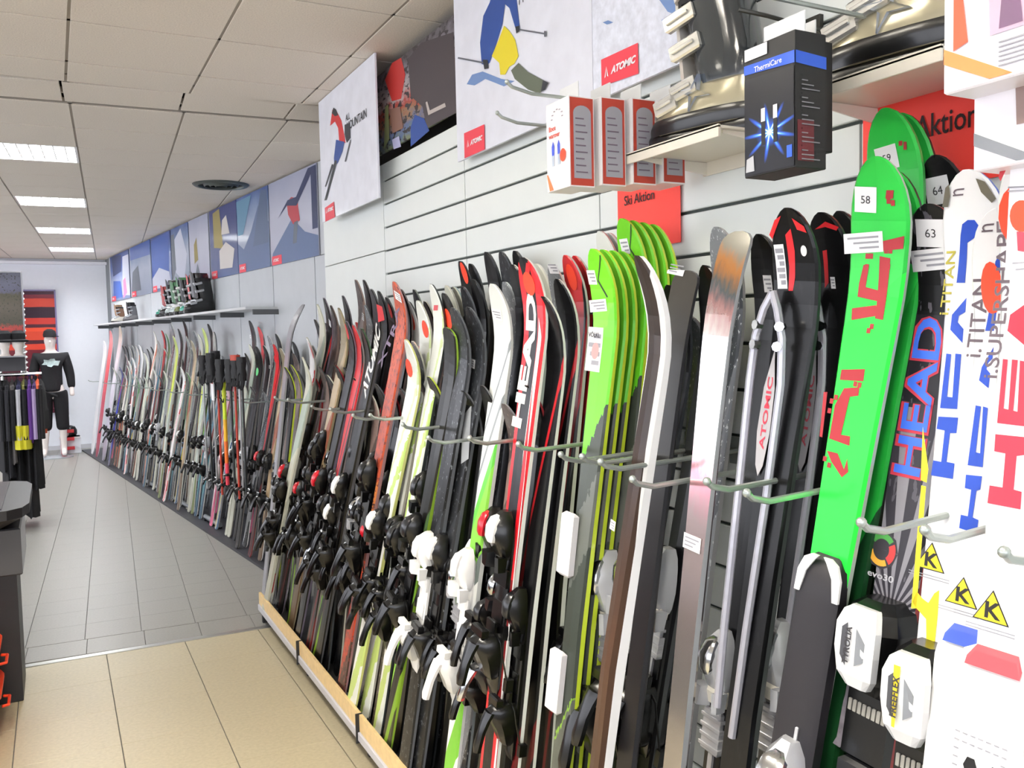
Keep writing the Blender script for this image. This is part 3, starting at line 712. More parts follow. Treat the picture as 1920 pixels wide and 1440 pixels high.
nski('s2', (1352, 432), (1300, 1050), 1.2, 1.08, 'grey ski tip peeking out left of the shiny silver base', T_silver, side=(170, 170, 170), bind=None)
nski('k2', (1330, 503), (1255, 1050), 1.24, 1.12, 'low black ski tip against the wall between the charcoal and silver bases', T_black, side=DG, bind='silver', toe=.9)
nski('d1', (1287, 505), (1220, 1050), 1.17, 1.03, 'matt charcoal ski base with square end and a white tag on top', T_dbase, base=T_dbase, side=(50, 50, 54), kind='flat', wid=1.02, flip=True, curl=.25, bind=None)
nski('n1', (1216, 487), (1160, 1050), 1.05, .97, 'brown ski with a bold white edge', T_brown, side=(240, 240, 240), kind='carve', curl=.75, wid=.78, yaw=-8, thk=1.7, bind=None)
nski('n2', (1262, 540), (1200, 1050), 1.22, 1.1, 'black ski with silver binding behind the white-edged brown ski', T_black, side=(80, 84, 88), bind='silver', toe=.9)
nski('l1', (1118, 472), (1080, 1000), 1.10, .985, 'lime green ski with two white price labels, front of the lime pair stack', T_lime, side=YL, kind='wide', wid=.98, yaw=4, bind=None)
stack('l1', 3, .034, .012, .0, ['lime ski second in the front lime stack', 'lime ski third in the front lime stack', 'lime ski fourth in the front lime stack'])
nski('l2', (1172, 415), (1150, 1000), 1.20, 1.10, 'lime green ski with one small white sticker, front of the taller lime stack', T_lime, side=YL, kind='wide', wid=1.0, yaw=4, bind=None)
stack('l2', 3, .026, -.004, -.004, ['lime ski second in the taller lime stack', 'lime ski third in the taller lime stack', 'lime ski fourth in the taller lime stack'])
nski('l3', (1132, 437), (1105, 1000), 1.25, 1.17, 'pale pink and green ski tip left of the taller lime stack', T_wgreen, side=(210, 180, 180), bind=None)
nski('l4', (1148, 440), (1120, 1000), 1.28, 1.2, 'white and pink ski tip directly behind the pale pink and green one', T_wred, side=(200, 190, 190), bind=None)
nski('x1', (1068, 482), (1042, 1000), 1.20, 1.12, 'red tipped ski with a large orange dot left of the front lime stack', T_redblack, side=LG, bind=None)
nski('x2', (1085, 483), (1058, 1000), 1.24, 1.16, 'dark and red ski just behind the orange-dotted red ski by the lime stack', T_redblack, side=LG, bind=None)
nski('x3', (1052, 527), (1018, 1000), 1.15, 1.06, 'black ski with white and red flank, third left of the lime stack', T_blackred, side=WG, bind=None)
nski('x4', (1040, 500), (1005, 1000), 1.19, 1.10, 'silver and black ski tip wrapped in foil between the red skis', T_silver, side=WG, bind='redcap', toe=0.92)
nski('x5', (1026, 560), (992, 1000), 1.11, 1.01, 'shorter black and red ski with pale edge in front of the foil-wrapped tips', T_blackred, side=WG, bind='black', toe=0.82)
nski('x6', (1013, 498), (972, 1000), 1.22, 1.12, 'pale aqua wrapped ski tip right of the red ski with white lettering', T_cream, side=WG, bind=None)
nski('x7', (1048, 545), (975, 1060), 1.25, 1.14, 'thin black ski with pale edge, deepest of the group beside the lettered red ski', T_black, side=LG, bind=None)
nski('h1', (988, 487), (945, 1050), 1.08, .97, 'red ski with black middle and big white lettering and an orange dot', T_headred, side=(236, 238, 232), wid=1.35, yaw=0, bind='white', toe=0.97)
nski('h2', (968, 500), (925, 1050), 1.15, 1.04, 'black ski directly behind the lettered red ski', T_black, side=WG, bind='redcap', toe=0.94)
nski('q1', (972, 473), (930, 1000), 1.26, 1.18, 'dark ski tip against the slats behind the lettered red ski', T_black, side=DG, bind=None)
nski('q2', (946, 475), (905, 1000), 1.24, 1.16, 'dark ski tip, middle of three tall dark tips', T_dgrey, side=DG, bind=None)
nski('q3', (918, 475), (880, 1000), 1.23, 1.15, 'dark ski tip, left of three tall dark tips', T_black, side=DG, bind=None)
nski('v1', (930, 536), (878, 1100), 1.10, .99, 'white ski with grey chevrons and green lower half', T_wstripe, side=(214, 218, 214), wid=1.2, bind='allwhite', toe=.84)
nski('v2', (953, 532), (900, 1100), 1.16, 1.06, 'grey and white ski behind the white chevron ski', T_silver, side=(190, 200, 204), bind='white', toe=.86)
nski('c1', (885, 580), (824, 1100), 1.10, .98, 'glossy dark grey ski with silver speckles, right of a pair', T_dgrey, side=(96, 100, 104), wid=1.2, bind='white', toe=0.88)
nski('c2', (856, 581), (798, 1100), 1.07, .96, 'glossy dark grey ski with silver speckles, left of a pair', T_dgrey, side=(96, 100, 104), wid=1.2, bind='allwhite', toe=0.88)
nski('c3', (893, 527), (838, 1100), 1.17, 1.07, 'plain dark ski tip above the speckled grey pair', T_black, side=DG, bind='black')
nski('c4', (874, 541), (815, 1100), 1.16, 1.05, 'slate grey ski tip above the speckled grey pair', T_dgrey, side=(110, 114, 120), bind='silver', toe=.8)
nski('c5', (869, 492), (826, 1000), 1.22, 1.14, 'dark ski tip with an orange dot standing clear against the slats', T_black, side=DG, bind=None)
nski('c6', (888, 497), (842, 1000), 1.25, 1.17, 'dark ski tip right behind the orange-dotted tip on the slats', T_black, side=DG, bind=None)
nski('e1', (846, 617), (768, 1130), 1.08, .97, 'black ski with squarish tip and olive green tail', T_blkgrn, side=(150, 190, 60), kind='flat', wid=1.2, bind='black', toe=0.96, curl=.6)
nski('e2', (838, 553), (775, 1130), 1.12, 1.02, 'black ski tip with an orange dot beside the pale aqua tips', T_black, side=(50, 52, 50), bind='black')
nski('e3', (815, 536), (738, 1150), 1.10, 1.0, 'black and white ski with pink square and dark rounded rim', T_wgreen, side=(60, 66, 66), bind='black', toe=.8)
nski('e4', (843, 538), (790, 1100), 1.2, 1.1, 'pale cream ski tip, left of two by the orange-dotted black ski', T_cream, side=LG, bind=None)
nski('e5', (858, 541), (800, 1100), 1.23, 1.14, 'pale aqua ski tip, right of two by the orange-dotted black ski', T_cream, side=(170, 200, 204), bind=None)
nski('f1', (790, 567), (712, 1150), 1.10, 1.0, 'white and pale green ski with orange dot', T_wgreen, side=(186, 186, 172), wid=1.2, bind='black', toe=0.92)
nski('f2', (803, 568), (727, 1150), 1.14, 1.04, 'black ski with light edge hugging the white and pale green one', T_black, side=(186, 186, 172), bind='black', toe=0.88)
nski('f3', (772, 568), (700, 1150), 1.15, 1.06, 'white and red patterned ski with orange dot', T_wred, side=(60, 60, 64), bind='white', toe=0.97)
nski('f4', (768, 640), (680, 1200), 1.05, .96, 'short white and lime ski with orange dot in front', T_wgreen, side=(206, 210, 130), wid=1.2, bind='white', toe=0.94)
nski('f5', (780, 643), (698, 1200), 1.09, 1.0, 'short silver-edged ski behind the short white and lime one', T_silver, side=(196, 196, 182), bind='black', toe=0.86)
nski('o1', (745, 531), (655, 1200), 1.08, .97, 'orange-brown ski with white sticker at its tip', T_orange, side=(170, 130, 130), wid=1.2, bind='black', toe=0.98)
nski('o2', (757, 545), (668, 1200), 1.13, 1.03, 'dark ski behind the orange-brown one', T_black, side=(120, 110, 110), bind='black')
nski('o3', (730, 560), (650, 1180), 1.14, 1.05, 'black ski with a red patch left of the orange-brown ski', T_blackred, side=DG, bind='silver', toe=.8)
nski('o4', (782, 545), (700, 1150), 1.23, 1.15, 'dark grey twin tip crossing behind the orange-brown ski', T_dgrey, side=(130, 140, 130), bind=None)
nski('a1', (702, 545), (607, 1180), 1.09, .98, 'black ski with large slanting white lettering and a red tip band', T_atomic, side=(90, 90, 92), wid=1.05, bind='white', toe=0.88)
nski('a2', (715, 548), (632, 1180), 1.15, 1.06, 'black ski in foil behind the ski with slanting white lettering', T_black, side=DG, bind='black')
nski('a3', (672, 527), (600, 1100), 1.18, 1.08, 'tall bronze ski tip, left of two', T_bronze, side=(150, 130, 122), bind='silver', toe=.9)
nski('a4', (687, 527), (613, 1100), 1.22, 1.13, 'tall dark bronze ski tip, right of two', T_black, side=(90, 84, 84), bind=None)
nski('a5', (690, 575), (600, 1150), 1.14, 1.04, 'black ski with silver speckles between the bronze and lettered skis', T_silver, side=DG, bind='black', toe=0.92)
nski('b6', (648, 557), (566, 1120), 1.12, 1.02, 'black ski with small red flash and shiny tip left of the bronze tips', T_blackred, side=(100, 96, 104), bind='black')
nski('b7', (655, 605), (572, 1120), 1.06, .97, 'shorter black ski with red sticker in front of the shiny-tipped one', T_black, side=(110, 104, 120), bind='redcap', toe=0.94)
nski('b8', (668, 612), (590, 1150), 1.07, .98, 'dark ski with red and white edging, low tip', T_redblack, side=(150, 140, 140), bind='black', toe=0.84)
nski('b9', (683, 618), (600, 1180), 1.08, .99, 'dark green ski with an orange mark, low tip', T_blkgrn, side=(60, 90, 60), bind='white', toe=0.82)
nski('m1', (640, 580), (556, 1120), 1.1, 1.0, 'tan ski with dark rim', T_tan, side=(160, 150, 120), bind='black')
nski('m2', (612, 561), (535, 1100), 1.12, 1.02, 'black ski with red tip band and white price sticker above the plain wall panel', T_blackred, side=(120, 112, 124), bind='black')
nski('m3', (600, 573), (515, 1080), 1.1, .99, 'pale cream ski with dark tip at the far end of the near rack', T_cream, side=(210, 214, 200), bind='black', toe=.8)
nski('m4', (566, 568), (503, 1040), 1.22, .98, 'long black ski whose tip bends back to the wall, grey edge in front', T_black, side=(168, 168, 174), base=(150, 150, 158), flip=True, curl=1, bind=None)
nski('m5', (580, 635), (510, 1100), 1.06, .97, 'short ski with bright red and white tip', T_wred, side=(206, 206, 196), bind='redcap', toe=0.92)
nski('m6', (572, 672), (505, 1100), 1.02, .955, 'short cream ski at the front of the far end', T_cream, side=(206, 210, 196), bind='black', toe=0.88)
nski('m7', (590, 650), (525, 1120), 1.12, 1.03, 'short dark ski behind the red and white tip', T_black, side=(140, 140, 140), bind='black', toe=0.82)
nski('m8', (625, 575), (548, 1100), 1.16, 1.07, 'brownish ski between the two shiny black tips', T_bronze, side=(130, 116, 110), bind=None)
# inner row: dark skis leaning against the wall behind the others
rnd = random.Random(3)
tops = [T_black, T_dgrey, T_blackred, T_bronze, T_silver, T_redblack, T_black]
yy = 1.55; i = 0
while yy < 4.75:
    h = 1.58+rnd.random()*.09
    sd = rnd.choice([(60, 64, 66), (150, 152, 146), (196, 198, 186), (90, 92, 96), (110, 100, 104)])
    ski('in%d' % i, (1.27, yy, h), (1.19, yy+.08+rnd.random()*.16, .102), 'dark ski against the wall, %s from the near end of the inner row' % ORD(i), rnd.choice(tops), side=sd, bind=rnd.choice(['black', 'black', 'silver', 'redcap']), toe=.85+rnd.random()*.2, group='skis in the near rack, dark inner row', full=False)
    i += 1; yy += .105
yy = 2.0; i = 0
while yy < 4.8:
    h = 1.36+rnd.random()*.10; xf = .975+rnd.random()*.03
    sd = rnd.choice([(60, 64, 66), (190, 192, 176), (206, 206, 190), (90, 92, 96), (140, 30, 36), (200, 220, 70), (150, 150, 154)])
    b = rnd.choice(['black', 'black', 'black', 'black', 'silver', 'black', 'redcap', 'chrome', 'white'])
    ski('ou%d' % i, (1.10, yy, h), (1.0+rnd.random()*.06, yy+.12+rnd.random()*.16, .102), 'short dark ski between the taller ones, %s short one from the near end' % ORD(i), rnd.choice([T_black, T_dgrey, T_blackred, T_black, T_blkgrn, T_bronze]), side=sd, bind=b, toe=.88+rnd.random()*.22, group='skis in the near rack, short middle row', wid=.95)
    i += 1; yy += .135

# ---- prints and stickers of the near skis
def bigletters(key, body, a, b, mat, cap, bold=.03, **k): return sletter(key, body, a, b, mat, cap, bold, **k)
def glyph_poly(key, polys, mat, nm='lettering', e=.0014):
    for q in polys: sdecal(key, q, mat, nm, e)
# white ski 3
glyph_poly('w3', [[(1747, 891), (1788, 898), (1791, 869), (1776, 866), (1782, 812), (1794, 812), (1797, 783), (1760, 781), (1757, 804), (1772, 807), (1766, 866), (1751, 863)],
    [(1763, 765), (1795, 767), (1802, 664), (1791, 663), (1786, 745), (1776, 744), (1783, 664), (1774, 663)],
    [(1781, 618), (1804, 643), (1806, 617), (1795, 604), (1797, 592), (1809, 585), (1811, 558), (1784, 590)]], blue_l)
glyph_poly('w3', [[(1792, 530), (1808, 530), (1812, 455), (1822, 448), (1831, 440), (1834, 424), (1825, 412), (1812, 412), (1802, 420), (1799, 440)]], blue_l)
sletter('w3', 'i.TITAN', (1776, 592), (1790, 470), M('olive_lettering', (176, 166, 60), .5), .013, .01)
glyph_poly('w3', [[(1731, 800), (1742, 880), (1739, 905), (1728, 900)], [(1729, 910), (1738, 912), (1722, 1140), (1712, 1140)]], yel_m, 'printed_shape')
# metal tip inserts and logo
for q in ([(1765, 388), (1771, 352), (1778, 345), (1780, 368), (1776, 388)], [(1828, 334), (1845, 340), (1866, 372), (1858, 380), (1838, 360)]):
    sdecal('w3', q, M('insert_steel', (128, 126, 118), .3, .8), 'tip_insert', .0025)
sletter('w3', 'n', (1803, 368), (1806, 352), grey_l, .022, 0)
# white ski 2
glyph_poly('w2', [[(1800, 990), (1833, 1000), (1836, 975), (1825, 970), (1832, 920), (1839, 918), (1842, 893), (1812, 890), (1810, 915), (1822, 918), (1816, 968), (1803, 965)],
    [(1815, 872), (1843, 876), (1852, 765), (1843, 762), (1838, 850), (1830, 848), (1839, 762), (1829, 760)],
    [(1835, 713), (1853, 728), (1856, 700), (1849, 692), (1852, 680), (1860, 672), (1862, 650), (1840, 688)],
    [(1846, 620), (1862, 620), (1874, 470), (1864, 490)]], blue_l)
sletter('w2', 'i.TITAN', (1836, 672), (1851, 522), grey_l, .02, .01)
sellipse('w2', 1858, 540, .014, .036, dot_red, e=.002)
sletter('w2', 'n', (1858, 436), (1862, 418), grey_l, .022, 0)
# white ski 1
glyph_poly('w1', [[(1853, 943), (1915, 955), (1917, 922), (1902, 918), (1907, 855), (1922, 853), (1926, 820), (1867, 814), (1865, 846), (1886, 850), (1881, 914), (1857, 910)],
    [(1870, 793), (1927, 800), (1935, 680), (1912, 676), (1908, 772), (1900, 770), (1908, 675), (1897, 674), (1891, 768), (1882, 766), (1889, 674), (1880, 673)],
    [(1888, 620), (1935, 660), (1935, 560), (1893, 590)]], red_l)
sletter('w1', 'i.SUPERSHAPE', (1868, 712), (1893, 412), grey_l, .017, .01)
sellipse('w1', 1918, 405, .03, .04, dot_red)
# binding plates of the white skis
def kplate(key, px, trim, w_=.074, dots=False):
    x, s = sloc(key, *px); k = SKI[key]; mb = MB(); y = .02
    rg = [rr(0, 0, 1, 1, 0)]
    P_ = []
    for zz, hx, yy_ in ((s, .022, y), (s-.012, w_/2, y+.012), (s-.05, w_/2+.002, y+.022), (s-.22, w_/2+.002, y+.024), (s-.42, w_/2, y+.022), (s-.44, w_/2-.004, y)):
        P_.append([(hx, y-.012, zz), (hx, yy_-.004, zz), (hx*.8, yy_, zz), (-hx*.8, yy_, zz), (-hx, yy_-.004, zz), (-hx, y-.012, zz)])
    mb.loft(P_); p = mb.build('binding_plate', white_pl, k['root'], True)
    mb = MB(); mb.loft([[(w_*.40, y+.016, s-.018), (w_*.40, y+.0205, s-.028), (-w_*.40, y+.0205, s-.028), (-w_*.40, y+.016, s-.018)], [(w_*.30, y+.009, s-.002), (w_*.30, y+.013, s-.010), (-w_*.30, y+.013, s-.010), (-w_*.30, y+.009, s-.002)]])
    mb.build('plate_trim', trim, p)
    if dots:
        for q in (-.017, .013):
            mb = MB(); mb.loft([[(q+.0085*math.cos(2*math.pi*j/6), y+yy2, s-.155+.013*math.sin(2*math.pi*j/6)) for j in range(6)] for yy2 in (.0243, .0225)]); mb.build('socket', dgrey_pl, p)
        mb = MB()
        for a in range(-3, 4):
            for b in range(8):
                if abs(b-3) < 2 and abs(a) < 3: continue
                mb.box((a*.0095, y+.0242, s-.115-b*.011), (a*.0095+.006, y+.0247, s-.1165-b*.011))
        mb.build('print_line', M('print_grey', (150, 150, 158), .6), p)
        mb = MB(); mb.box((-w_/2, y+.008, s-.44), (w_/2, y+.026, s-.21), bev=.003); mb.build('grey_pad', M('grey_pad', (118, 118, 124), .5), p)
        for (a, b) in ((.025, .225), (.014, .232), (-.016, .228), (-.027, .232), (.026, .25), (-.02, .27), (.024, .29)):
            mb = MB(); mb.ball((a, y+.0265, s-b), .0035, 8, 4, sy=.5); mb.build('rivet', white_pl, p)
kplate('w1', (1862, 1207), M('red_trim', (226, 66, 78), .4), .082, True)
kplate('w2', (1815, 1168), M('blue_trim', (40, 78, 190), .4), .078)
for key, (px, py) in (('w1', (1862, 1145)), ('w2', (1806, 1116)), ('w3', (1747, 1050))):
    x, s = sloc(key, px, py); r = .021
    tri = lambda q: [(x+q*.95, s-q*.62), (x-q*.95, s-q*.62), (x, s+q*1.15)]
    sdecal(key, tri(r*1.12), M('ink_black', (30, 28, 24), .5), 'warning_triangle_rim', .0012, True)
    sdecal(key, tri(r), M('warning_yellow', (240, 222, 40), .5), 'warning_triangle', .0017, True)
    vs, fs = text('K', r*.95, 1, .03); mb = MB(); mb.add([smap(key, x-(a-.009), s-.009+b, .0022) for a, b in vs], fs); mb.build('triangle_mark', M('ink_black'), SKI[key]['root'])
    mb = MB()
    for k_ in range(2): mb.add([smap(key, x-.03, s-.022-k_*.004, .0012), smap(key, x+.03, s-.022-k_*.004, .0012), smap(key, x+.03, s-.0232-k_*.004, .0012), smap(key, x-.03, s-.0232-k_*.004, .0012)], [(0, 1, 2, 3)])
    mb.build('print_line', M('print_grey'), SKI[key]['root'])
glyph_poly('w3', [[(1713, 1128), (1722, 1108), (1733, 1122), (1744, 1130), (1755, 1112), (1764, 1106), (1762, 1150), (1752, 1250), (1742, 1250), (1740, 1160), (1722, 1140)]], yel_m, 'printed_shape')
# large white toe pieces of white 3 and ray ski
def bigtoe(key, px, label_txt, accent):
    x, s = sloc(key, *px); root = SKI[key]['root']; y = .03
    mb = MB(); rg = []
    for z, hx, y1 in ((-.085, .024, .02), (-.06, .036, .04), (-.02, .043, .055), (.025, .044, .06), (.055, .036, .052), (.07, .022, .03)):
        rg.append([(hx+.0, y-.02, s+z), (hx, y+y1*.55, s+z), (hx*.6, y+y1, s+z), (-hx*.6, y+y1, s+z), (-hx, y+y1*.55, s+z), (-hx, y-.02, s+z)])
    mb.loft(rg); t = mb.build('toe_housing', black_pl, root)
    mb = MB(); rg = []
    for z, hx, y1 in ((-.07, .018, .052), (-.05, .03, .062), (-.01, .034, .07), (.03, .034, .072), (.052, .028, .066), (.06, .02, .056)):
        rg.append([(hx, y+y1-.014, s+z), (hx*.92, y+y1-.003, s+z), (hx*.6, y+y1, s+z), (-hx*.6, y+y1, s+z), (-hx*.92, y+y1-.003, s+z), (-hx, y+y1-.014, s+z)])
    mb.loft(rg); c = mb.build('toe_cover', M('toe_cover_white', (226, 228, 230), .25, coat=.4), t)
    def fl(pts, m, nm, e=.0012): mb = MB(); mb.add([(a, y+b_+e, s+z) for a, b_, z in pts], [tuple(range(len(pts)))]); mb.build(nm, m, t)
    fl([(-.006, .0695, -.03), (-.018, .0675, -.02), (-.019, .0705, .01), (-.004, .072, .03)][::-1], M('window_grey', (128, 132, 138), .4), 'window')
    fl([(.008, .0695, -.035), (.019, .069, -.02), (.019, .0715, .025), (.010, .0722, .035)], M('window_dark', (70, 72, 78), .4), 'window')
    if accent: fl([(.004, .0695, -.045), (.009, .069, -.045), (.012, .0722, .045), (.002, .0722, .045)], accent, 'accent_stripe', .0016)
    vs, fs = text(label_txt, .009, 1, .03); mx = max(v[0] for v in vs); mb = MB(); f = .06/mx
    mb.add([(.002+b, y+.0745, s-.03+a*f) for a, b in vs], fs); mb.build('lettering', ink, t)
    mb = MB(); mb.box((-.034, .018, s-.20), (.034, .04, s-.085), bev=.004); mb.build('boot_sole_plate', black_pl, t)
    mb = MB()
    for k_ in range(8): mb.box((-.03+.0078*k_, .0395, s-.125), (-.0245+.0078*k_, .043, s-.105), bev=.001)
    mb.build('tread', M('tread_grey', (150, 148, 140), .5), t)
    mb = MB(); mb.box((-.030, .02, s-.31), (.030, .05, s-.20), bev=.006); mb.build('afd_block', dgrey_pl, t)
    for k_, cc in enumerate(((70, 110, 200), (200, 70, 70), (220, 90, 90), (210, 200, 60), (190, 200, 60), (230, 230, 230))):
        mb = MB(); mb.box((-.01, .0495, s-.225-.013*k_), (.014, .0515, s-.219-.013*k_)); mb.build('scale_mark', M('scale_%d' % k_, cc, .5), t)
bigtoe('b4', (1690, 1212), 'TYROLIA', None)
bigtoe('w3', (1775, 1300), 'FREEFLEX', M('yellow_accent', (240, 220, 50), .4))
# ray ski lettering
sletter('b4', 'HEAD', (1724, 904), (1768, 594), redout, .043, .05, e=.0012)
sletter('b4', 'HEAD', (1723, 901), (1767, 597), blue2, .039, .02, e=.0018)
x, s = sloc('b4', 1656, 1030)
def arc(key, x, s, r0, r1, a0, a1, mat, nm='emblem_arc', e=.0014):
    n = 9; pts = [(x-r1*math.cos(math.radians(a0+(a1-a0)*k/n)), s+1.25*r1*math.sin(math.radians(a0+(a1-a0)*k/n))) for k in range(n+1)]
    pts += [(x-r0*math.cos(math.radians(a1-(a1-a0)*k/n)), s+1.25*r0*math.sin(math.radians(a1-(a1-a0)*k/n))) for k in range(n+1)]
    sdecal(key, pts, mat, nm, e, True)
arc('b4', x, s, .0, .026, 0, 359, M('emblem_dark', (52, 50, 56), .5), 'emblem_ground', .001)
arc('b4', x, s, .014, .022, 40, 150, M('emblem_green', (70, 150, 70), .5)); arc('b4', x, s, .012, .022, -50, 30, M('emblem_red', (220, 60, 60), .5)); arc('b4', x, s, .014, .022, 190, 300, M('emblem_amber', (230, 170, 60), .5))
x, s = sloc('b4', 1650, 1078); vs, fs = text('evo30', .010, 1.2, .02); mb = MB(); mb.add([smap('b4', x+.018-a, s-.005+b, .0018) for a, b in vs], fs); mb.build('lettering', M('pale_print', (190, 190, 196), .5), SKI['b4']['root'])
for pts in ([(1608, 1130), (1650, 1160), (1668, 1210), (1655, 1300), (1618, 1225), (1602, 1180)], [(1600, 1240), (1620, 1290), (1650, 1300), (1630, 1370), (1580, 1400), (1565, 1390), (1590, 1300)]):
    sdecal('b4', pts, M('marble_grey', (138, 132, 140), .5, noise=.25, nscale=60), 'printed_shape')
sticker('b4', 1742, 437, .042, .040, '63', .05); sticker('b4', 1741, 487, .055, .032, None, -.1)
sticker('b5', 1756, 357, .040, .040, '64', -.05)
# green skis
glyph_poly('g1', [[(1640, 455), (1694, 442), (1692, 466), (1636, 472)], [(1648, 480), (1668, 484), (1655, 600), (1640, 597)], [(1610, 530), (1618, 496), (1628, 498), (1622, 538), (1648, 545), (1645, 565), (1607, 556)],
    [(1597, 578), (1642, 572), (1645, 592), (1596, 600)], [(1578, 693), (1622, 692), (1619, 715), (1575, 712)], [(1583, 728), (1612, 726), (1610, 742), (1594, 744), (1578, 815), (1595, 818), (1594, 836), (1556, 822), (1566, 760)],
    [(1545, 735), (1552, 735), (1543, 820), (1538, 818)], [(1552, 845), (1572, 850), (1584, 880), (1590, 860), (1592, 885), (1580, 895), (1560, 865)], [(1660, 356), (1674, 356), (1672, 372), (1658, 372)]], brownred, 'printed_letter')
for (a, b) in ((1625, 480), (1632, 480), (1624, 500), (1660, 470), (1668, 470), (1664, 500), (1604, 720), (1612, 722), (1568, 745), (1560, 752), (1556, 770), (1548, 860), (1556, 872), (1664, 376), (1672, 380), (1634, 612), (1628, 620)):
    x, s = sloc('g1', a, b); mb_px = MB(); mb_px.add([smap('g1', x+u_*.003, s+v_*.004, .0014) for u_, v_ in ((-1, -1), (1, -1), (1, 1), (-1, 1))], [(0, 1, 2, 3)]); mb_px.build('print_pixel', brownred, SKI['g1']['root'])
sticker('g1', 1621, 374, .034, .036, '58', .05); sticker('g1', 1617, 455, .062, .030, None, -.1)
sticker('g3', 1661, 296, .036, .034, '59', -.1)
glyph_poly('g3', [[(1683, 264), (1690, 263), (1690, 272), (1683, 273)], [(1692, 265), (1698, 265), (1698, 280), (1692, 280)]], brownred, 'printed_shape')
x, s = sloc('g1', 1516, 1050)
mb = MB(); P_ = []
for zz, hx, yy_ in ((s+.02, .020, .02), (s+.0, .032, .036), (s-.05, .036, .038), (s-.30, .037, .038), (s-.55, .034, .036), (s-.6, .02, .02)):
    P_.append([(hx, .01, zz), (hx, yy_-.004, zz), (hx*.8, yy_, zz), (-hx*.8, yy_, zz), (-hx, yy_-.004, zz), (-hx, .01, zz)])
mb.loft(P_); gp = mb.build('binding_plate', M('dark_plate', (30, 28, 33), .5), SKI['g1']['root'], True)
mb = MB(); mb.box((-.008, .036, s-.33), (-.003, .041, s-.26), bev=.001); mb.build('silver_bar', silver_pl, gp)
for sg in (-1, 1):
    mb = MB(); P_ = []
    for zz, h0, h1 in ((s-.045, .028, .037), (s-.01, .022, .036), (s+.012, .010, .028), (s+.02, .004, .016)):
        P_.append([(sg*h0, .036, zz), (sg*h1, .034, zz), (sg*h1, .04, zz), (sg*h0, .0405, zz)])
    mb.loft(P_); mb.build('plate_trim', white_pl, gp)
binding(SKI['g1']['root'], 'silver', s-.36, False, True, 1.05)
# race skis with wing frames
wing = M('wing_silver', (176, 176, 186), .3, .5, .4, bump=.2)
def wings(key, C0, sc2=1):
    root = SKI[key]['root']; x, s = sloc(key, *C0); t0 = .024
    for sg, L_ in ((1, .95), (-1, 1.0)):
        mb = MB(); mb.tube([(x, t0+.018, s+.01), (x+sg*.014, t0+.018, s-.02), (x+sg*.028, t0+.014, s-.07), (x+sg*.033, t0+.008, s-.15), (x+sg*.030, t0+.004, s-.35), (x+sg*.024, t0+.004, s-.6), (x+sg*.02, t0, s-L_*.8)], .0075, 8)
        mb.build('wing_rail', wing, root, True)
        for q in (.05, .085):
            mb = MB(); mb.tube([(x+sg*.022, t0+.012, s-q), (x+sg*.026, t0+.024, s-q)], .009, 8); mb.build('damper', chrome, root, True)
    mb = MB(); mb.add([smap(key, x+a, s-b, .004) for a, b in ((0, .09), (.012, .16), (.014, .24), (.008, .30), (0, .32), (-.008, .30), (-.013, .24), (-.011, .16))], [tuple(range(8))]); mb.build('centre_inlay', M('inlay_grey', (170, 168, 172), .4), root)
    k = SKI[key]; vs, fs = text('ATOMIC', .010, 1, .02); mx = max(v[0] for v in vs)
    mb = MB(); mb.add([smap(key, x-.005+b, s-.27+a*.13/mx, .0048) for a, b in vs], fs); mb.build('lettering', red_l, root)
wings('r1', (1462, 560)); wings('r2', (1538, 560))
glyph_poly('r1', [[(1470, 440), (1480, 428), (1488, 470), (1489, 520), (1485, 545), (1477, 545), (1478, 500)]], M('race_red', (214, 38, 46), .35), 'red_stripe')
glyph_poly('r1', [[(1440, 440), (1450, 412), (1462, 404), (1452, 430), (1446, 448)], [(1482, 408), (1505, 424), (1510, 436), (1492, 430)]], M('race_red'), 'red_stripe')
glyph_poly('r2', [[(1525, 430), (1545, 415), (1570, 425), (1566, 432), (1545, 425)], [(1540, 470), (1548, 468), (1552, 530), (1545, 540)]], M('race_red'), 'red_stripe')
sticker('r1', 1463, 500, .020, .075, None, -.05, 6); sticker('k1', 1438, 532, .022, .032); sticker('k1', 1560, 530, .01, .02)
sellipse('r1', 1505, 470, .006, .009, white_pl, 'emblem')
sticker('s1', 1310, 1017, .05, .03, None, 0); 
sticker('d1', 1280, 505, .055, .028, None, -.1); sticker('n1', 1163, 985, .03, .022)
# binding of s1-ish column (seen beside the silver base) and more
binding(SKI['r1']['root'], 'silver', .5, True, True)
for kk, px_ in (('n2', (1193, 1068)), ('k2', (1268, 1085)), ('l2', (1128, 1075))):
    for ch in [c for c in SKI[kk]['root'].children if c.name.split('.')[0] in ('toe_piece', 'heel_piece', 'brake', 'binding_plate', 'friction_pad', 'slider_block')]:
        for g in list(ch.children): bpy.data.objects.remove(g)
        bpy.data.objects.remove(ch)
    x, s = sloc(kk, *px_); binding(SKI[kk]['root'], 'silver', s, True, True, .95)
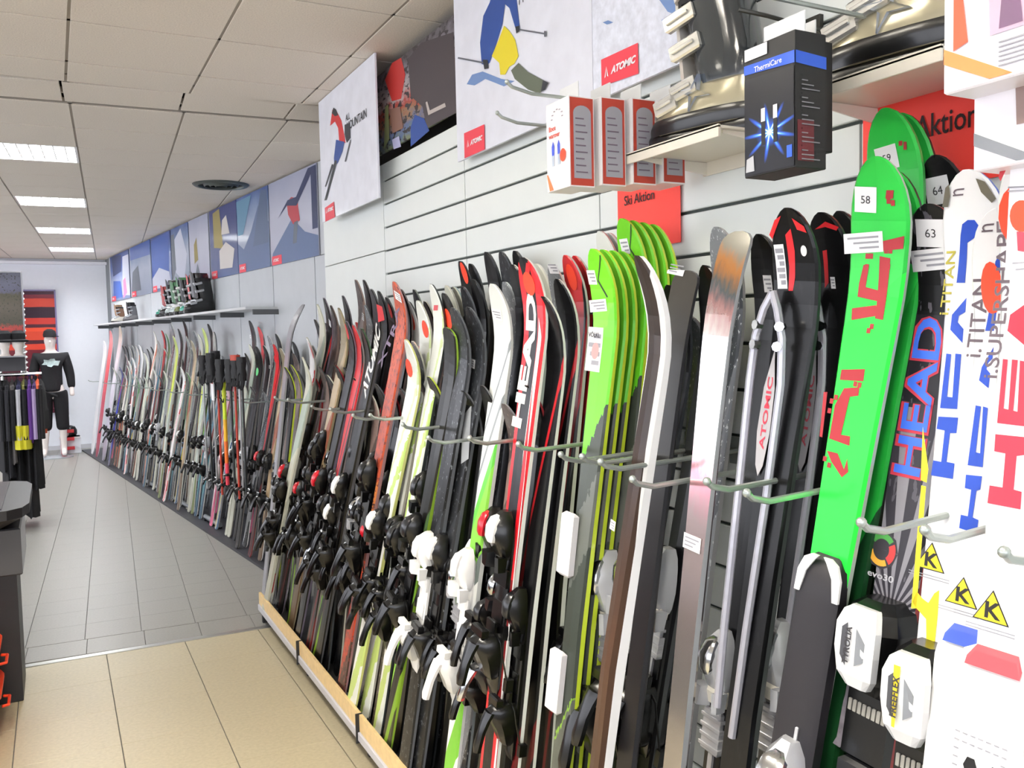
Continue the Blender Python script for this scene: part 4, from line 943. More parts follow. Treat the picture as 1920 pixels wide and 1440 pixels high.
# lime
sticker('l1', 1108, 520, .032, .032); sticker('l1', 1120, 573, .066, .028, None, -.08)
sticker('l1', 1114, 655, .058, .105, None, 0, 4); sellipse('l1', 1116, 658, .014, .020, M('seal_pink', (206, 150, 150), .5), 'seal', .0026)
x, s = sloc('l1', 1114, 632); vs, fs = text('VÖLKL', .011, 1, .02); mx = max(v[0] for v in vs); mb = MB(); mb.add([smap('l1', x+.022-a*.044/mx, s+b, .0028) for a, b in vs], fs); mb.build('lettering', ink, SKI['l1']['root'])
sticker('l2', 1170, 462, .03, .034)
seam = M('seam_dark', (40, 60, 30), .5)
for kk, pts in (('l1', [[(1122, 478), (1124, 478), (1120, 525), (1138, 556), (1136, 558), (1118, 527)]]), ('l2', [[(1180, 420), (1182, 420), (1180, 465), (1194, 488), (1192, 490), (1178, 466)]])): glyph_poly(kk, pts, seam, 'seam_line')
for px in ((1074, 1020), (1052, 1275)):
    x, s = sloc('l1', *px); mb = MB(); mb.box((x-.025, .022, s-.078), (x+.025, .038, s+.078), bev=.007); mb.build('foam_block', M('foam_white', (218, 216, 218), .6), SKI['l1']['root'])
for kk, t_ in (('l1', .42), ('n1', .35)): pass
# lettered red ski
sletter('h1', 'HEAD', (976, 806), (999, 548), M('white_lettering', (240, 240, 236), .4), .034, .05)
sdecal('h1', [(-.036, .15), (-.018, .15), (-.016, 1.2), (-.022, 1.55), (-.034, 1.5), (-.031, 1.2)], M('white_lettering'), 'printed_shape', local=True)
sellipse('h1', 990, 532, .022, .030, dot_red)
sdecal('h1', [(984, 492), (992, 495), (990, 515), (982, 512)], M('race_red'), 'printed_shape')
sellipse('x1', 1070, 520, .022, .034, dot_red); sellipse('c5', 869, 512, .022, .034, dot_red)
sellipse('e2', 839, 598, .028, .034, dot_red); sellipse('f1', 796, 617, .024, .03, dot_red); sellipse('f4', 766, 690, .028, .034, dot_red); sellipse('f3', 772, 602, .024, .034, dot_red)
sdecal('e3', [(812, 572), (820, 572), (819, 582), (811, 582)], M('pink_print', (206, 80, 90), .5), 'printed_square')
sticker('x4', 1035, 502, .05, .03); sticker('o1', 745, 556, .055, .03, None, 0); sticker('v1', 930, 590, .05, .03); sticker('c2', 848, 690, .05, .05); sticker('c1', 882, 680, .05, .03)
sletter('a1', 'ATOMIC', (686, 745), (712, 612), M('white_lettering'), .05, .04, shear=.4)
sdecal('a1', [(705, 570), (716, 575), (720, 600), (708, 604)], M('race_red'), 'red_band')
sletter('o1', 'XTRA', (715, 690), (748, 575), M('grey_violet', (120, 104, 130), .5), .035, .02)
sticker('m2', 618, 606, .035, .03); sellipse('b7', 651, 622, .02, .035, M('race_red'), 'red_sticker'); sellipse('o3', 731, 583, .018, .028, M('race_red'), 'red_sticker')
sticker('a3', 680, 594, .03, .03); sellipse('m5', 585, 655, .02, .05, M('race_red'), 'red_print')
sdecal('c1', [(868, 780), (884, 760), (880, 860), (866, 870)], M('silver_print', (150, 154, 158), .4), 'printed_shape'); 
for kk, px in (('c1', (845, 1200)), ('v1', (872, 1160))): pass
# ================================================================== FAR RACK
def fski(key, tip, low, dt, db, label, top, **k):
    P = onFar(tip[0], tip[1], dt)
    r = ray(*low); nrm = (P-CAM).cross(r)
    # walk along the line at distance db from the wall, height .02
    a = FW(0, db, .02); d = FT
    t = (nrm.dot(CAM)-nrm.dot(a))/nrm.dot(d)
    B = a+d*t; B.z = .02
    k.setdefault('full', False); k.setdefault('bind', None); k.setdefault('group', 'skis in the far rack')
    return ski(key, P, B, label, top, **k)
fd = [('white snowboard with pale edge nearest the end wall', (196, 640), (176, 830), T_white, 'board', None),
 ('red snowboard leaning beside the white one', (208, 620), (184, 840), T_reddeck, 'board', None),
 ('lilac and cream snowboard with rounded top', (226, 612), (196, 850), T_lilac, 'board', None)]
for i, (l, t, b, m, kd, bd) in enumerate(fd):
    fski('sb%d' % i, t, b, .14+.05*(2-i), .42, l, m, kind='board', side=(236, 236, 240), curl=.6, group='snowboards in the far rack', name='snowboard', cat='snowboard', wid=.85)
fl = [((236, 665), (212, 850), .1, T_pink, 'pink and plum ski, first after the snowboards', 'white'), ((242, 678), (222, 862), .2, T_orwh, 'short orange and white ski beside the plum one', 'white'), ((226, 690), (208, 850), .28, T_blue, 'short blue and purple ski in front of the pink one', 'black'),
 ((249, 672), (236, 872), .24, T_wred, 'short white and red ski with white bindings', 'white'), ((262, 648), (246, 880), .16, T_white, 'slim white ski between two short coloured ones', None), ((272, 664), (258, 890), .22, T_cream, 'cream ski with narrow pale edge', None),
 ((282, 660), (268, 900), .1, T_teal, 'dark teal ski tip in the far rack', None), ((290, 622), (250, 905), .18, T_orwh, 'tall white tipped ski with rusty lower half', None), ((298, 640), (272, 905), .24, T_teal, 'teal ski with orange tip', None),
 ((305, 621), (285, 900), .08, T_redblack, 'dark red ski tip under the far shelf', None), ((313, 627), (284, 925), .16, T_multi, 'multicoloured ski with slanting bands', None), ((322, 607), (296, 920), .2, T_silver, 'silver ski with bright pointed tip', None),
 ((327, 632), (300, 930), .26, T_limey, 'lime yellow curved ski', None), ((336, 618), (312, 930), .1, T_dgrey, 'dark grey ski with thin pale rim in the far rack', None), ((345, 602), (330, 930), .1, T_black, 'black ski tip with white patch close under the shelf', None),
 ((341, 690), (308, 945), .3, T_wred, 'short coral red ski in front of the grey ones', None), ((350, 632), (322, 950), .2, T_silver, 'silver grey ski, left of two with beige edges', None), ((360, 640), (335, 960), .26, T_tan, 'beige edged ski, left of the lime pair', None),
 ((365, 622), (345, 955), .12, T_silver, 'slim grey ski standing behind the beige edged one', None), ((374, 628), (352, 965), .18, T_cream, 'pale ski right beside the lime pair', None), ((382, 617), (362, 965), .2, T_limey, 'lime green ski, left of the lime pair', None),
 ((392, 609), (372, 960), .14, T_blkgrn, 'black and lime ski, right of the lime pair', None), ((470, 603), (448, 960), .08, T_black, 'tall dark green-black ski with a white sticker near the shelf end', None), ((487, 615), (466, 980), .1, T_redblack, 'brown-red ski tip standing above its neighbours', None),
 ((470, 648), (432, 1000), .2, T_cream, 'pale ski with a bright edge below the end of the shelf', 'white'), ((483, 652), (448, 1010), .26, T_black, 'black ski with a green dot', 'silver'), ((497, 650), (462, 1020), .2, T_black, 'black ski with a white sticker next to the green-dotted one', 'black'),
 ((505, 632), (480, 1010), .1, T_silver, 'silver ski with dark fittings standing at the wall', None), ((516, 648), (472, 1030), .26, T_redblack, 'dark ski with a red dot', 'redcap'), ((528, 655), (490, 1040), .24, T_tan, 'tan ski with curved tip', 'black'), ((541, 645), (500, 1040), .14, T_dgrey, 'grey tipped ski at the near end of the far rack', 'black'),
 ((520, 628), (490, 1010), .08, T_black, 'black narrow ski above the red-dotted one', None), ((552, 665), (505, 1060), .24, T_bronze, 'bronze ski, last one before the near rack', 'black')]
for i, (t, b, dt, m, l, bd) in enumerate(fl):
    fski('f_%d' % i, t, b, dt, min(.44, dt+.18), l, m, side=rnd.choice([(206, 206, 196), (150, 150, 150), (226, 226, 220), (120, 116, 110)]), bind=bd, toe=.8)
for i in range(30):
    t = -.55+.225*i+rnd.random()*.04
    if t > 6.6: break
    ski('fi%d' % i, FW(t, .07, 1.40+rnd.random()*.14), FW(t+.1+rnd.random()*.15, .2, .02), 'ski in the inner row of the far rack, %s from its near end' % ORD(i), rnd.choice([T_silver, T_teal, T_dgrey, T_multi, T_tan, T_orwh, T_black, T_cream, T_pink]), side=rnd.choice([(206, 206, 196), (150, 150, 150), (100, 96, 90)]), bind=rnd.choice([None, 'black', 'white', 'silver']), toe=.8, group='skis in the far rack, inner row', full=False)
for i in range(26):
    t = -.4+.24*i+rnd.random()*.05
    ski('fo%d' % i, FW(t, .26, 1.14+rnd.random()*.16), FW(t+.12+rnd.random()*.12, .38, .02), 'short ski in the front row of the far rack, %s from its near end' % ORD(i), rnd.choice([T_silver, T_teal, T_dgrey, T_multi, T_tan, T_orwh, T_blackred, T_cream, T_pink, T_black]), side=rnd.choice([(206, 206, 196), (150, 150, 150), (226, 226, 220)]), bind=rnd.choice(['black', 'white', 'silver', 'black']), toe=.9, group='skis in the far rack, short front row', full=False, wid=.9)
sellipse('f_25', 482, 697, .03, .035, dot_grn); sellipse('f_28', 516, 673, .03, .03, M('race_red'), 'red_dot'); sticker('f_22', 469, 631, .035, .03, None, 0, 1); sticker('f_26', 505, 688, .03, .03, None, 0, 1)

# poles hanging from the far arms
def pole(px, cols, label, length=1.05, d=.46):
    e = onFar(px[0], px[1], d); t = thing('ski_pole', label, 'ski pole', (e.x, e.y, e.z), 0, 'ski poles hanging in the far rack')
    mb = MB(); mb.tube([(0, 0, 0), (0, 0, -.13)], .018, 8, r2=.014); mb.ball((0, 0, .005), .022, 8, 5); mb.build('grip', cols[0], t, True)
    n = len(cols)-1
    for i, m in enumerate(cols[1:]):
        a, b = -.12-(length-.12)*i/n, -.12-(length-.12)*(i+1)/n
        mb = MB(); mb.tube([(.0, 0, a), (0, 0, b)], .0085 if n < 3 else .014, 8); mb.build('shaft', m, t, True)
    z = -length+.07; mb = MB(); mb.loft([[(r*math.cos(2*math.pi*k/10), r*math.sin(2*math.pi*k/10), z+q) for k in range(10)] for r, q in ((.03, 0), (.035, .008), (.01, .02))]); mb.build('basket', black_pl, t)
    mb = MB(); mb.tube([(0, 0, -.01), (-.03, -.02, -.05), (-.035, -.02, -.12), (-.01, -.01, -.16), (.01, 0, -.02)], .005, 5); mb.build('wrist_strap', M('strap_black', (20, 20, 24), .7), t)
gb_ = M('grip_black', (20, 20, 24), .5); gy = M('pole_yellow', (214, 236, 50), .4); go = M('pole_orange', (250, 120, 40), .4); gp_ = M('pole_coral', (240, 70, 90), .4); gsil = M('pole_silver', (170, 170, 170), .3, .6); gred = M('pole_red', (190, 60, 40), .4); gdk = M('pole_dark', (40, 44, 44), .4); gyd = M('pole_amber', (250, 190, 40), .4)
pole((419, 715), [M('grip_yellow', (220, 235, 60), .5), gy, gyd, go, gp_], 'ski pole fading from yellow through orange to coral', .78)
for i, (x, y, c, l) in enumerate([(380, 686, gsil, 'silver ski pole with black grip, first left of the flat blue-grey board'), (389, 684, gdk, 'dark ski pole beside the first silver one'), (398, 683, gsil, 'second silver ski pole, under the white and red tag'), (407, 686, gred, 'red shafted ski pole left of the yellow-orange one'),
      (431, 684, gdk, 'dark ski pole right of the yellow-orange one'), (439, 680, gred, 'red shafted ski pole right of the yellow-orange one'), (447, 678, gsil, 'silver ski pole nearest the pale ski'), (453, 690, gdk, 'dark ski pole nearest the pale ski')]):
    pole((x, y), [gb_, c], l, 1.0, .44)
def glove(px, label, d=.46, s=.72, accent=None):
    e = onFar(px[0], px[1], d); t = thing('ski_glove', label, 'glove', (e.x, e.y, e.z), .3, 'black ski gloves hanging over the far arms')
    m = M('glove_black', (14, 14, 18), .7, bump=.3)
    mb = MB(); mb.loft([rr(0, 0, .03*s, .05*s, .02), rr(0, 0, .035*s, .062*s, -.03*s), rr(0, 0, .03*s, .05*s, -.08*s), rr(0, 0, .034*s, .062*s, -.13*s), rr(0, 0, .03*s, .058*s, -.2*s)]); mb.build('palm', m, t, True)
    for k in range(4):
        y = (-.042+.028*k)*s; mb = MB(); mb.tube([(0, y, -.19*s), (-.01*s, y*1.05, -.24*s), (-.022*s, y*1.05, -.28*s)], .014*s, 7, r2=.011*s); mb.build('finger', m, t, True)
    mb = MB(); mb.tube([(0, .05*s, -.12*s), (-.01, .085*s, -.16*s), (-.02, .09*s, -.2*s)], .016*s, 7, r2=.012*s); mb.build('thumb', m, t, True)
    mb = MB(); mb.loft([rr(0, 0, .032*s, .06*s, .025), rr(0, 0, .036*s, .064*s, -.02*s)]); mb.build('cuff', accent or m, t, True)
glove((380, 672), 'black glove leftmost over the far arm'); glove((394, 668), 'black glove second from the left over the far arm', .5); glove((404, 664), 'black glove next to the blue-grey board', .44); glove((430, 680), 'black glove right of the yellow-orange pole', .48)
glove((441, 672), 'black glove with red cuff over the far arm', .46, .72, M('cuff_red', (170, 60, 40), .6)); glove((452, 676), 'black glove nearest the pale ski', .44); glove((412, 680), 'black glove just left of the yellow-orange pole', .5)
fski('bb', (402, 622), (398, 940), .16, .3, 'flat blue-grey board standing upright behind the gloves', uvmat('deck_bluegrey', [(0, (60, 66, 80)), (.5, (90, 100, 112)), (.8, (70, 78, 92)), (.95, (150, 156, 152))], blend='LINEAR', amp=.2), kind='board', wid=.42, curl=.3, side=(60, 60, 70), group='far rack', name='short_board', cat='board')
# packed tag
e = onFar(398, 712, .48); t = thing('price_tag', 'white and red hang tag below the gloves', 'tag', e); mb = MB(); mb.box((-.004, -.05, -.16), (.004, .05, 0), bev=.002); mb.build('card', paper, t); mb = MB(); mb.box((-.006, -.05, -.03), (-.004, .05, 0)); mb.build('red_header', red_pl, t); mb = MB(); mb.tube([(0, 0, 0), (0, 0, .05)], .002, 5); mb.build('string', ink, t)
# grey rods lying at the foot of the far rack
for i, (a, b, l) in enumerate([(2.75, 3.35, 'short grey steel foot rod lying at the middle of the far rack'), (1.2, 2.1, 'long grey steel foot rod in front of the dark gap'), (.55, 1.0, 'short grey steel foot rod nearest the near rack')]):
    t = thing('foot_rod', l, 'rod', FW((a+b)/2, .36, .05), FANG, 'steel foot rods of the far rack'); h = (b-a)/2
    mb = MB(); mb.tube([(0, -h, 0), (0, h, 0)], .02, 10); mb.build('rod', M('rod_grey', (150, 156, 160), .35, .6), t, True)
    for q in (-h+.03, h-.03): mb = MB(); mb.box((-.02, q-.01, -.032), (.02, q+.01, -.005), bev=.002); mb.build('rod_foot', dgrey_pl, t)

# far shelf with boots
sh = thing('wall_shelf', 'long pale shelf on brackets along the far wall, carrying ski boots', 'shelf', (0, 0, 0))
sm = M('shelf_pale', (206, 208, 210), .4)
for a, b in ((.0, .72), (.725, 2.2), (2.205, 3.9), (3.905, 5.6), (5.605, 7.1)): farbox('shelf_board', a, b, 0, .25, 1.795, 1.815, sm, sh, .001)
for k in range(9): farbox('shelf_bracket', -0.02+.88*k, .0+.88*k, 0, .2, 1.755, 1.795, M('bracket_grey', (90, 92, 94), .5), sh)
def boot(t, cols, s=1, up=True, bsc=1, skirt=None):
    """ski boot, toe along +x, standing at the origin of t"""
    shell, cuff, sole, buck, liner = cols
    def R(cx, hx, hy, z, p=.7): return rr(cx*s, 0, hx*s, hy*s, z*s, 16, p)
    mb = MB(); mb.loft([R(.0, .150, .036, 0, .5), R(0, .153, .040, .012, .5), R(0, .153, .040, .028, .5), R(0, .150, .037, .034, .5)]); mb.build('sole', sole, t, True)
    mb = MB(); mb.loft([R(0, .145, .045, .03, .75), R(-.002, .148, .052, .05, .75), R(-.008, .140, .053, .075, .8), R(-.025, .120, .050, .095), R(-.045, .097, .046, .115), R(-.06, .078, .045, .14), R(-.066, .068, .045, .165), R(-.066, .062, .044, .19)]); mb.build('lower_shell', shell, t, True)
    mb = MB(); mb.loft([R(-.066, .064, .052, .12), R(-.062, .072, .055, .15), R(-.058, .074, .054, .19), R(-.048, .076, .056, .24), R(-.036, .078, .058, .29), R(-.026, .080, .060, .325), R(-.024, .070, .052, .318)]); mb.build('cuff', cuff, t, True)
    mb = MB(); mb.loft([R(-.028, .070, .050, .29), R(-.022, .070, .050, .35), R(-.018, .066, .046, .372), R(-.018, .055, .036, .368)]); mb.build('liner', liner, t, True)
    mb = MB(); mb.loft([[(q[0]*s, q[1]*s, q[2]*s) for q in r] for r in ([(.035, -.034, .135), (.055, -.02, .15), (.055, .02, .15), (.035, .034, .135), (.03, 0, .125)], [(.045, -.034, .24), (.066, -.02, .26), (.066, .02, .26), (.045, .034, .24), (.04, 0, .235)], [(.06, -.026, .36), (.075, -.015, .385), (.075, .015, .385), (.06, .026, .36), (.055, 0, .355)])]); mb.build('tongue', liner, t, True)
    mb = MB(); mb.loft([R(-.030, .082, .062, .298), R(-.028, .084, .064, .325)], cap=False); mb.build('power_strap', M('strap_black', (20, 20, 24), .7), t, True)
    if skirt: mb = MB(); mb.loft([R(0, .149, .049, .03, .72), R(-.002, .151, .055, .048, .75), R(-.004, .149, .0555, .058, .8), R(-.006, .146, .0535, .064, .8)], cap=False); mb.build('foot_skirt', skirt, t, True)
    for (x, z, ln) in ((.075, .092, .03), (.025, .118, .034), (.015, .205, .04), (.03, .272, .04)):
        for sg in (1,):
            y = sg*(.05 if z > .15 else .044)
            m_ = Matrix.Translation(Vector((x*s, y*s, z*s))) @ Matrix.Rotation(.25, 4, 'Y')
            mb = MB(); mb.box((-ln*s, -.006*s, -.011*s*bsc), (ln*s, .012*s, .011*s*bsc), mat=m_, bev=.004*s); mb.box((-ln*s*.7, .011*s, -.004*s), (ln*s*.8, .018*s, .004*s), mat=m_, bev=.0015*s); mb.build('buckle', buck, t)
        mb = MB(); mb.box(((x-.002)*s, -.045*s, (z-.006)*s), ((x+.035)*s, .045*s, (z+.010)*s), bev=.004*s); mb.build('ladder_strap', buck, t)
bz = lambda n, c=(90, 90, 90): M(n, c, .25, coat=.5)
BC = [(bz('boot_white', (226, 220, 206)), bz('boot_brown', (120, 84, 60)), black_pl, silver_pl, bz('boot_tan', (150, 120, 90))), (bz('boot_grey', (120, 118, 120)), bz('boot_grey2', (96, 96, 100)), black_pl, silver_pl, black_pl),
      (bz('boot_teal', (46, 140, 120)), black_pl, black_pl, silver_pl, bz('boot_red', (170, 50, 50))), (bz('boot_silver', (180, 190, 190)), bz('boot_greyb', (120, 126, 124)), black_pl, white_pl, bz('boot_green', (50, 110, 60))),
      (black_pl, black_pl, black_pl, silver_pl, bz('boot_dark', (30, 26, 30))), (bz('boot_olive', (90, 100, 50)), black_pl, black_pl, silver_pl, black_pl)]
for i, (px, c, l, s_) in enumerate([((222, 600), 0, 'white and brown ski boot lying low, first on the far shelf', .62), ((245, 597), 1, 'grey ski boot, second on the far shelf', .62), ((315, 592), 2, 'teal soled ski boot with red liner on the far shelf', .85), ((334, 588), 3, 'silver ski boot with green liner on the far shelf', .9), ((352, 586), 5, 'olive ski boot on the far shelf', .9), ((374, 583), 4, 'tall black ski boot at the end of the boot group', 1.0)]):
    e = onZ(px[0], px[1], 1.816); e = onFar(px[0], px[1], .15)
    t = thing('ski_boot', l, 'ski boot', (e.x, e.y, 1.815), math.pi+FANG+.2, 'ski boots on the far shelf'); boot(t, BC[c], s_)
for i, (x, c, l) in enumerate([(326, 4, 'black boot behind the teal soled one'), (346, 3, 'silver boot behind the olive one'), (366, 2, 'boot with red liner beside the tall black one')]):
    e = onFar(x, 560, .12); t = thing('ski_boot', l, 'ski boot', (e.x, e.y, 1.815), math.pi+FANG-.4, 'ski boots on the far shelf'); boot(t, BC[c], 1.0)

# ---------------------------------------------------------------- far posters
def farposter(name, x0, x1, label, mat, extra=(), d=.012):
    """x0, x1: pixel columns at the lower edge"""
    a = onFar(x0, 526, d); b = onFar(x1, 526, d); ta = (a-FP).dot(FT); tb = (b-FP).dot(FT)
    t = thing(name, label, 'poster', (0, 0, 0), 0, 'winter sport posters along the far wall')
    z0, z1 = 2.135, 2.765
    def p(u, v, e=0): return FW(ta+(tb-ta)*u, d+e, z0+(z1-z0)*v)
    flat([p(0, 0), p(1, 0), p(1, 1), p(0, 1)], 'poster_sheet', mat, t, .006, FN)
    for i, (pts, m) in enumerate(extra): flat([p(u, v, .0012+.0004*i) for u, v in pts], 'printed_shape', m, t)
    u0 = .03
    flat([p(u0, .0, .003), p(u0+.22, .0, .003), p(u0+.22, .11, .003), p(u0, .11, .003)], 'logo_patch', logo_red, t)
    q = p(u0+.03, .04, .004); letter('ATOMIC', q, p(1, .04)-p(0, .04), (0, 0, 1), .022, logo_white, t, bold=.03, shear=.2)
pb = lambda n, bands, **k: uvmat(n, bands, blend='LINEAR', rough=.45, coat=.2, ns=(1, 1), nscale=4, **k)
c_ = lambda n, c=(90, 108, 146): M(n, c, .5)
sky_b = c_('print_blue', (58, 88, 160)); snow_ = c_('print_snow', (196, 200, 216)); rock_ = c_('print_rock', (96, 104, 116)); dkb = c_('print_dark_blue', (44, 54, 92)); yel_ = c_('print_amber', (150, 136, 80)); redp = c_('print_red', (180, 60, 70)); skin_ = c_('print_pale', (206, 200, 196)); teal_ = c_('print_teal', (96, 140, 168))
P1 = pb('poster_blue', [(0, (110, 124, 160)), (.4, (150, 160, 190)), (.7, (84, 108, 170)), (1, (56, 72, 130))], amp=.3)
P2 = pb('poster_ice', [(0, (140, 150, 170)), (.5, (170, 178, 196)), (.8, (120, 140, 176)), (1, (70, 92, 150))], amp=.3)
P3 = pb('poster_pale', [(0, (176, 178, 196)), (.6, (186, 188, 204)), (1, (160, 164, 186))], amp=.2)
P4 = pb('poster_navy', [(0, (84, 98, 140)), (.5, (60, 72, 120)), (1, (50, 60, 120))], amp=.3)
farposter('poster', 208, 243, 'poster of a dark blue figure with pink shapes, nearest the end wall', P1, [([(.15, .55), (.6, .6), (.65, .95), (.1, 1)], dkb), ([(.62, .1), (1, .05), (1, .9), (.7, .9)], snow_), ([(.66, .02), (.86, .12), (.8, .45), (.68, .4)], c_('print_pink', (226, 120, 160))), ([(.1, .05), (.6, .05), (.55, .4), (.15, .45)], sky_b)])
farposter('poster', 246, 284, 'poster with grey rocks under a blue top, second from the end wall', P2, [([(0, .1), (.5, .1), (.4, .6), (.1, .5)], rock_), ([(0, .75), (1, .72), (1, 1), (0, 1)], sky_b)])
farposter('poster', 286, 322, 'bright blue sky poster over snow, third from the end wall', P1, [([(0, .25), (.9, .3), (.95, .98), (0, .95)], sky_b), ([(0, .05), (1, .05), (.9, .3), (.4, .42), (0, .25)], snow_)])
farposter('poster', 324, 356, 'poster of a pale icy gully between dark rocks', P2, [([(.1, .3), (.7, .05), (.9, .5), (.6, .95), (.2, .8)], snow_), ([(0, .1), (.25, .3), (.2, .9), (0, .9)], rock_)])
farposter('poster', 358, 394, 'pale grey poster with a small amber climber', P3, [([(.25, .3), (.45, .35), (.4, .7), (.25, .6)], yel_), ([(.2, .0), (.6, .0), (.4, .3)], rock_)])
farposter('poster', 397, 448, 'navy poster with a climber in pale gloves', P4, [([(.15, .45), (.5, .4), (.4, .98), (.15, .95)], yel_), ([(.35, .12), (.8, .1), (.9, .35), (.6, .48), (.35, .38)], skin_), ([(.45, .6), (.75, .58), (.65, .85), (.5, .8)], skin_)])
farposter('poster', 449, 508, 'poster of a glacier face with blue-green shade', P2, [([(0, 0), (1, 0), (1, .55), (.7, .8), (.45, .5), (.2, .3), (0, .4)], c_('print_slope', (90, 108, 146))), ([(.5, .3), (.98, .3), (.98, .95), (.8, .98)], c_('print_ridge', (84, 100, 130))), ([(.02, .5), (.2, .5), (.5, .97), (0, .96)], teal_)])
farposter('poster', 510, 600, 'poster of a skier in red carving below a pale sky', P3, [([(0, 0), (1, 0), (1, .22), (.75, .3), (.5, .5), (.05, .15)], c_('print_slope')), ([(.42, .55), (.52, .42), (.66, .44), (.62, .7), (.5, .74), (.4, .7)], redp), ([(.2, .55), (.42, .72), (.6, .72), (.85, .98), (.98, .98), (.6, .62), (.4, .66)], dkb), ([(.5, .2), (.58, .2), (.62, .45), (.54, .44)], rock_), ([(.9, .3), (1, .3), (1, .98), (.9, .98)], dkb)])

# ================================================================== NEAR POSTERS
snowm = M('snow_print', (226, 228, 238), .45, noise=.05, nscale=12, coat=.15)
def nposter(X, pts, label, mat, name='poster', th=.008, grp='large posters above the near rack'):
    t = thing(name, label, 'poster', (0, 0, 0), 0, grp)
    flat(pts, 'poster_sheet', mat, t, th); return t
def px(X, l, e=0): return [onX(a, b, X-e) for a, b in l]
# all mountain
X = 1.265; a = onX(597, 190, X); b = onX(707, 260, X); zb = onX(707, 372, X).z
t = nposter(X, [(X, a.y, zb), (X, b.y, zb), (X, b.y, CZ-.004), (X, a.y, CZ-.004)], 'white poster of a small red and blue skier with the words ALL MOUNTAIN', snowm)
def art(t, X, items, nm='printed_shape'):
    for i, (pts, m) in enumerate(items): flat(px(X, pts, .0012+.0004*i), nm, m, t)
pr_red = c_('art_red', (206, 44, 48)); pr_blue = c_('art_blue', (38, 74, 150)); pr_dark = c_('art_dark', (40, 44, 52)); pr_grey = c_('art_grey', (96, 100, 110)); pr_yel = c_('art_yellow', (228, 210, 40)); pr_sh = c_('art_shadow_blue', (110, 140, 190))
art(t, X, [([(619, 236), (623, 206), (629, 204), (640, 226), (646, 256), (648, 268), (636, 266), (634, 240), (628, 228)], pr_red), ([(622, 212), (625, 202), (630, 205), (634, 216), (628, 218)], pr_dark), ([(630, 262), (646, 266), (642, 284), (634, 304), (627, 312), (626, 296)], pr_blue),
    ([(646, 234), (656, 230), (657, 258), (650, 268), (646, 252)], pr_dark), ([(628, 300), (632, 302), (612, 375), (608, 376)], pr_dark), ([(622, 308), (625, 308), (611, 350), (609, 350)], pr_dark), ([(656, 262), (658, 262), (648, 303), (646, 303)], pr_grey)])
o = onX(648, 228, X-.002); letter('ALL', o, (0, -1, 0), (0, 0, 1), .030, pr_dark, t, adv=.9, bold=.01)
o = onX(650, 246, X-.002); letter('MOUNTAIN', o, (0, -1, 0), (0, 0, 1), .038, pr_dark, t, adv=1.0, bold=.01)
def logo(t, X, q, txt_px, cap):
    flat(px(X, q, .003), 'logo_patch', logo_red, t)
    A = Vector(onX(*txt_px, X-.0045)); letter('ATOMIC', A, (0, -1, 0), (0, 0, 1), cap, logo_white, t, adv=1.12, bold=.05, shear=.3)
    for w1 in ((-.0, .006), (.006, .012)):
        pts = [A+Vector((0, cap*1.9, -cap*.2)), A+Vector((0, cap*1.55, -cap*.1)), A+Vector((0, cap*1.35, cap*1.5))] if w1[0] == 0 else [A+Vector((0, cap*.8, -cap*.2)), A+Vector((0, cap*1.15, -cap*.1)), A+Vector((0, cap*1.33, cap*1.5))]
        flat(pts, 'logo_mark', logo_white, t)
logo(t, X, [(609, 390), (626, 378), (628, 407), (610, 416)], (614, 398), .016)
# crowd poster
X = 1.335; a = onX(706, 300, X); b = onX(862, 228, X); zt = onX(800, 68, X).z
crowd = uvmat('crowd_print', [(0, (120, 130, 100)), (.15, (90, 110, 150)), (.3, (150, 120, 90)), (.45, (170, 60, 50)), (.6, (180, 170, 170)), (.8, (130, 126, 134)), (1, (84, 80, 84))], blend='LINEAR', amp=.5, nscale=5, ns=(3, 2), blot=(56, 52, 56), bthr=.56, bscale=7, rough=.4)
t = nposter(X, [(X, a.y, a.z+.012), (X, b.y, a.z+.012), (X, b.y, zt), (X, a.y, zt)], 'dark photo poster of a crowd in colourful winter clothes', crowd)
art(t, X, [([(722, 150), (735, 118), (752, 108), (760, 140), (752, 185), (735, 190)], c_('art_red2', (190, 52, 48))), ([(765, 110), (790, 80), (850, 60), (858, 210), (800, 240), (792, 200), (770, 180)], c_('art_brown', (70, 62, 66))), ([(770, 238), (778, 215), (795, 222), (805, 245), (770, 275)], pr_blue), ([(730, 205), (750, 200), (756, 240), (736, 250)], c_('art_tan', (140, 104, 90))), ([(735, 262), (748, 255), (752, 275), (738, 280)], c_('art_lilac', (180, 180, 214))), ([(798, 192), (803, 216), (836, 200), (834, 193), (806, 207), (801, 190)], c_('art_bone', (190, 180, 174))), ([(722, 200), (728, 196), (730, 260), (720, 280)], c_('art_lime', (150, 160, 110)))])
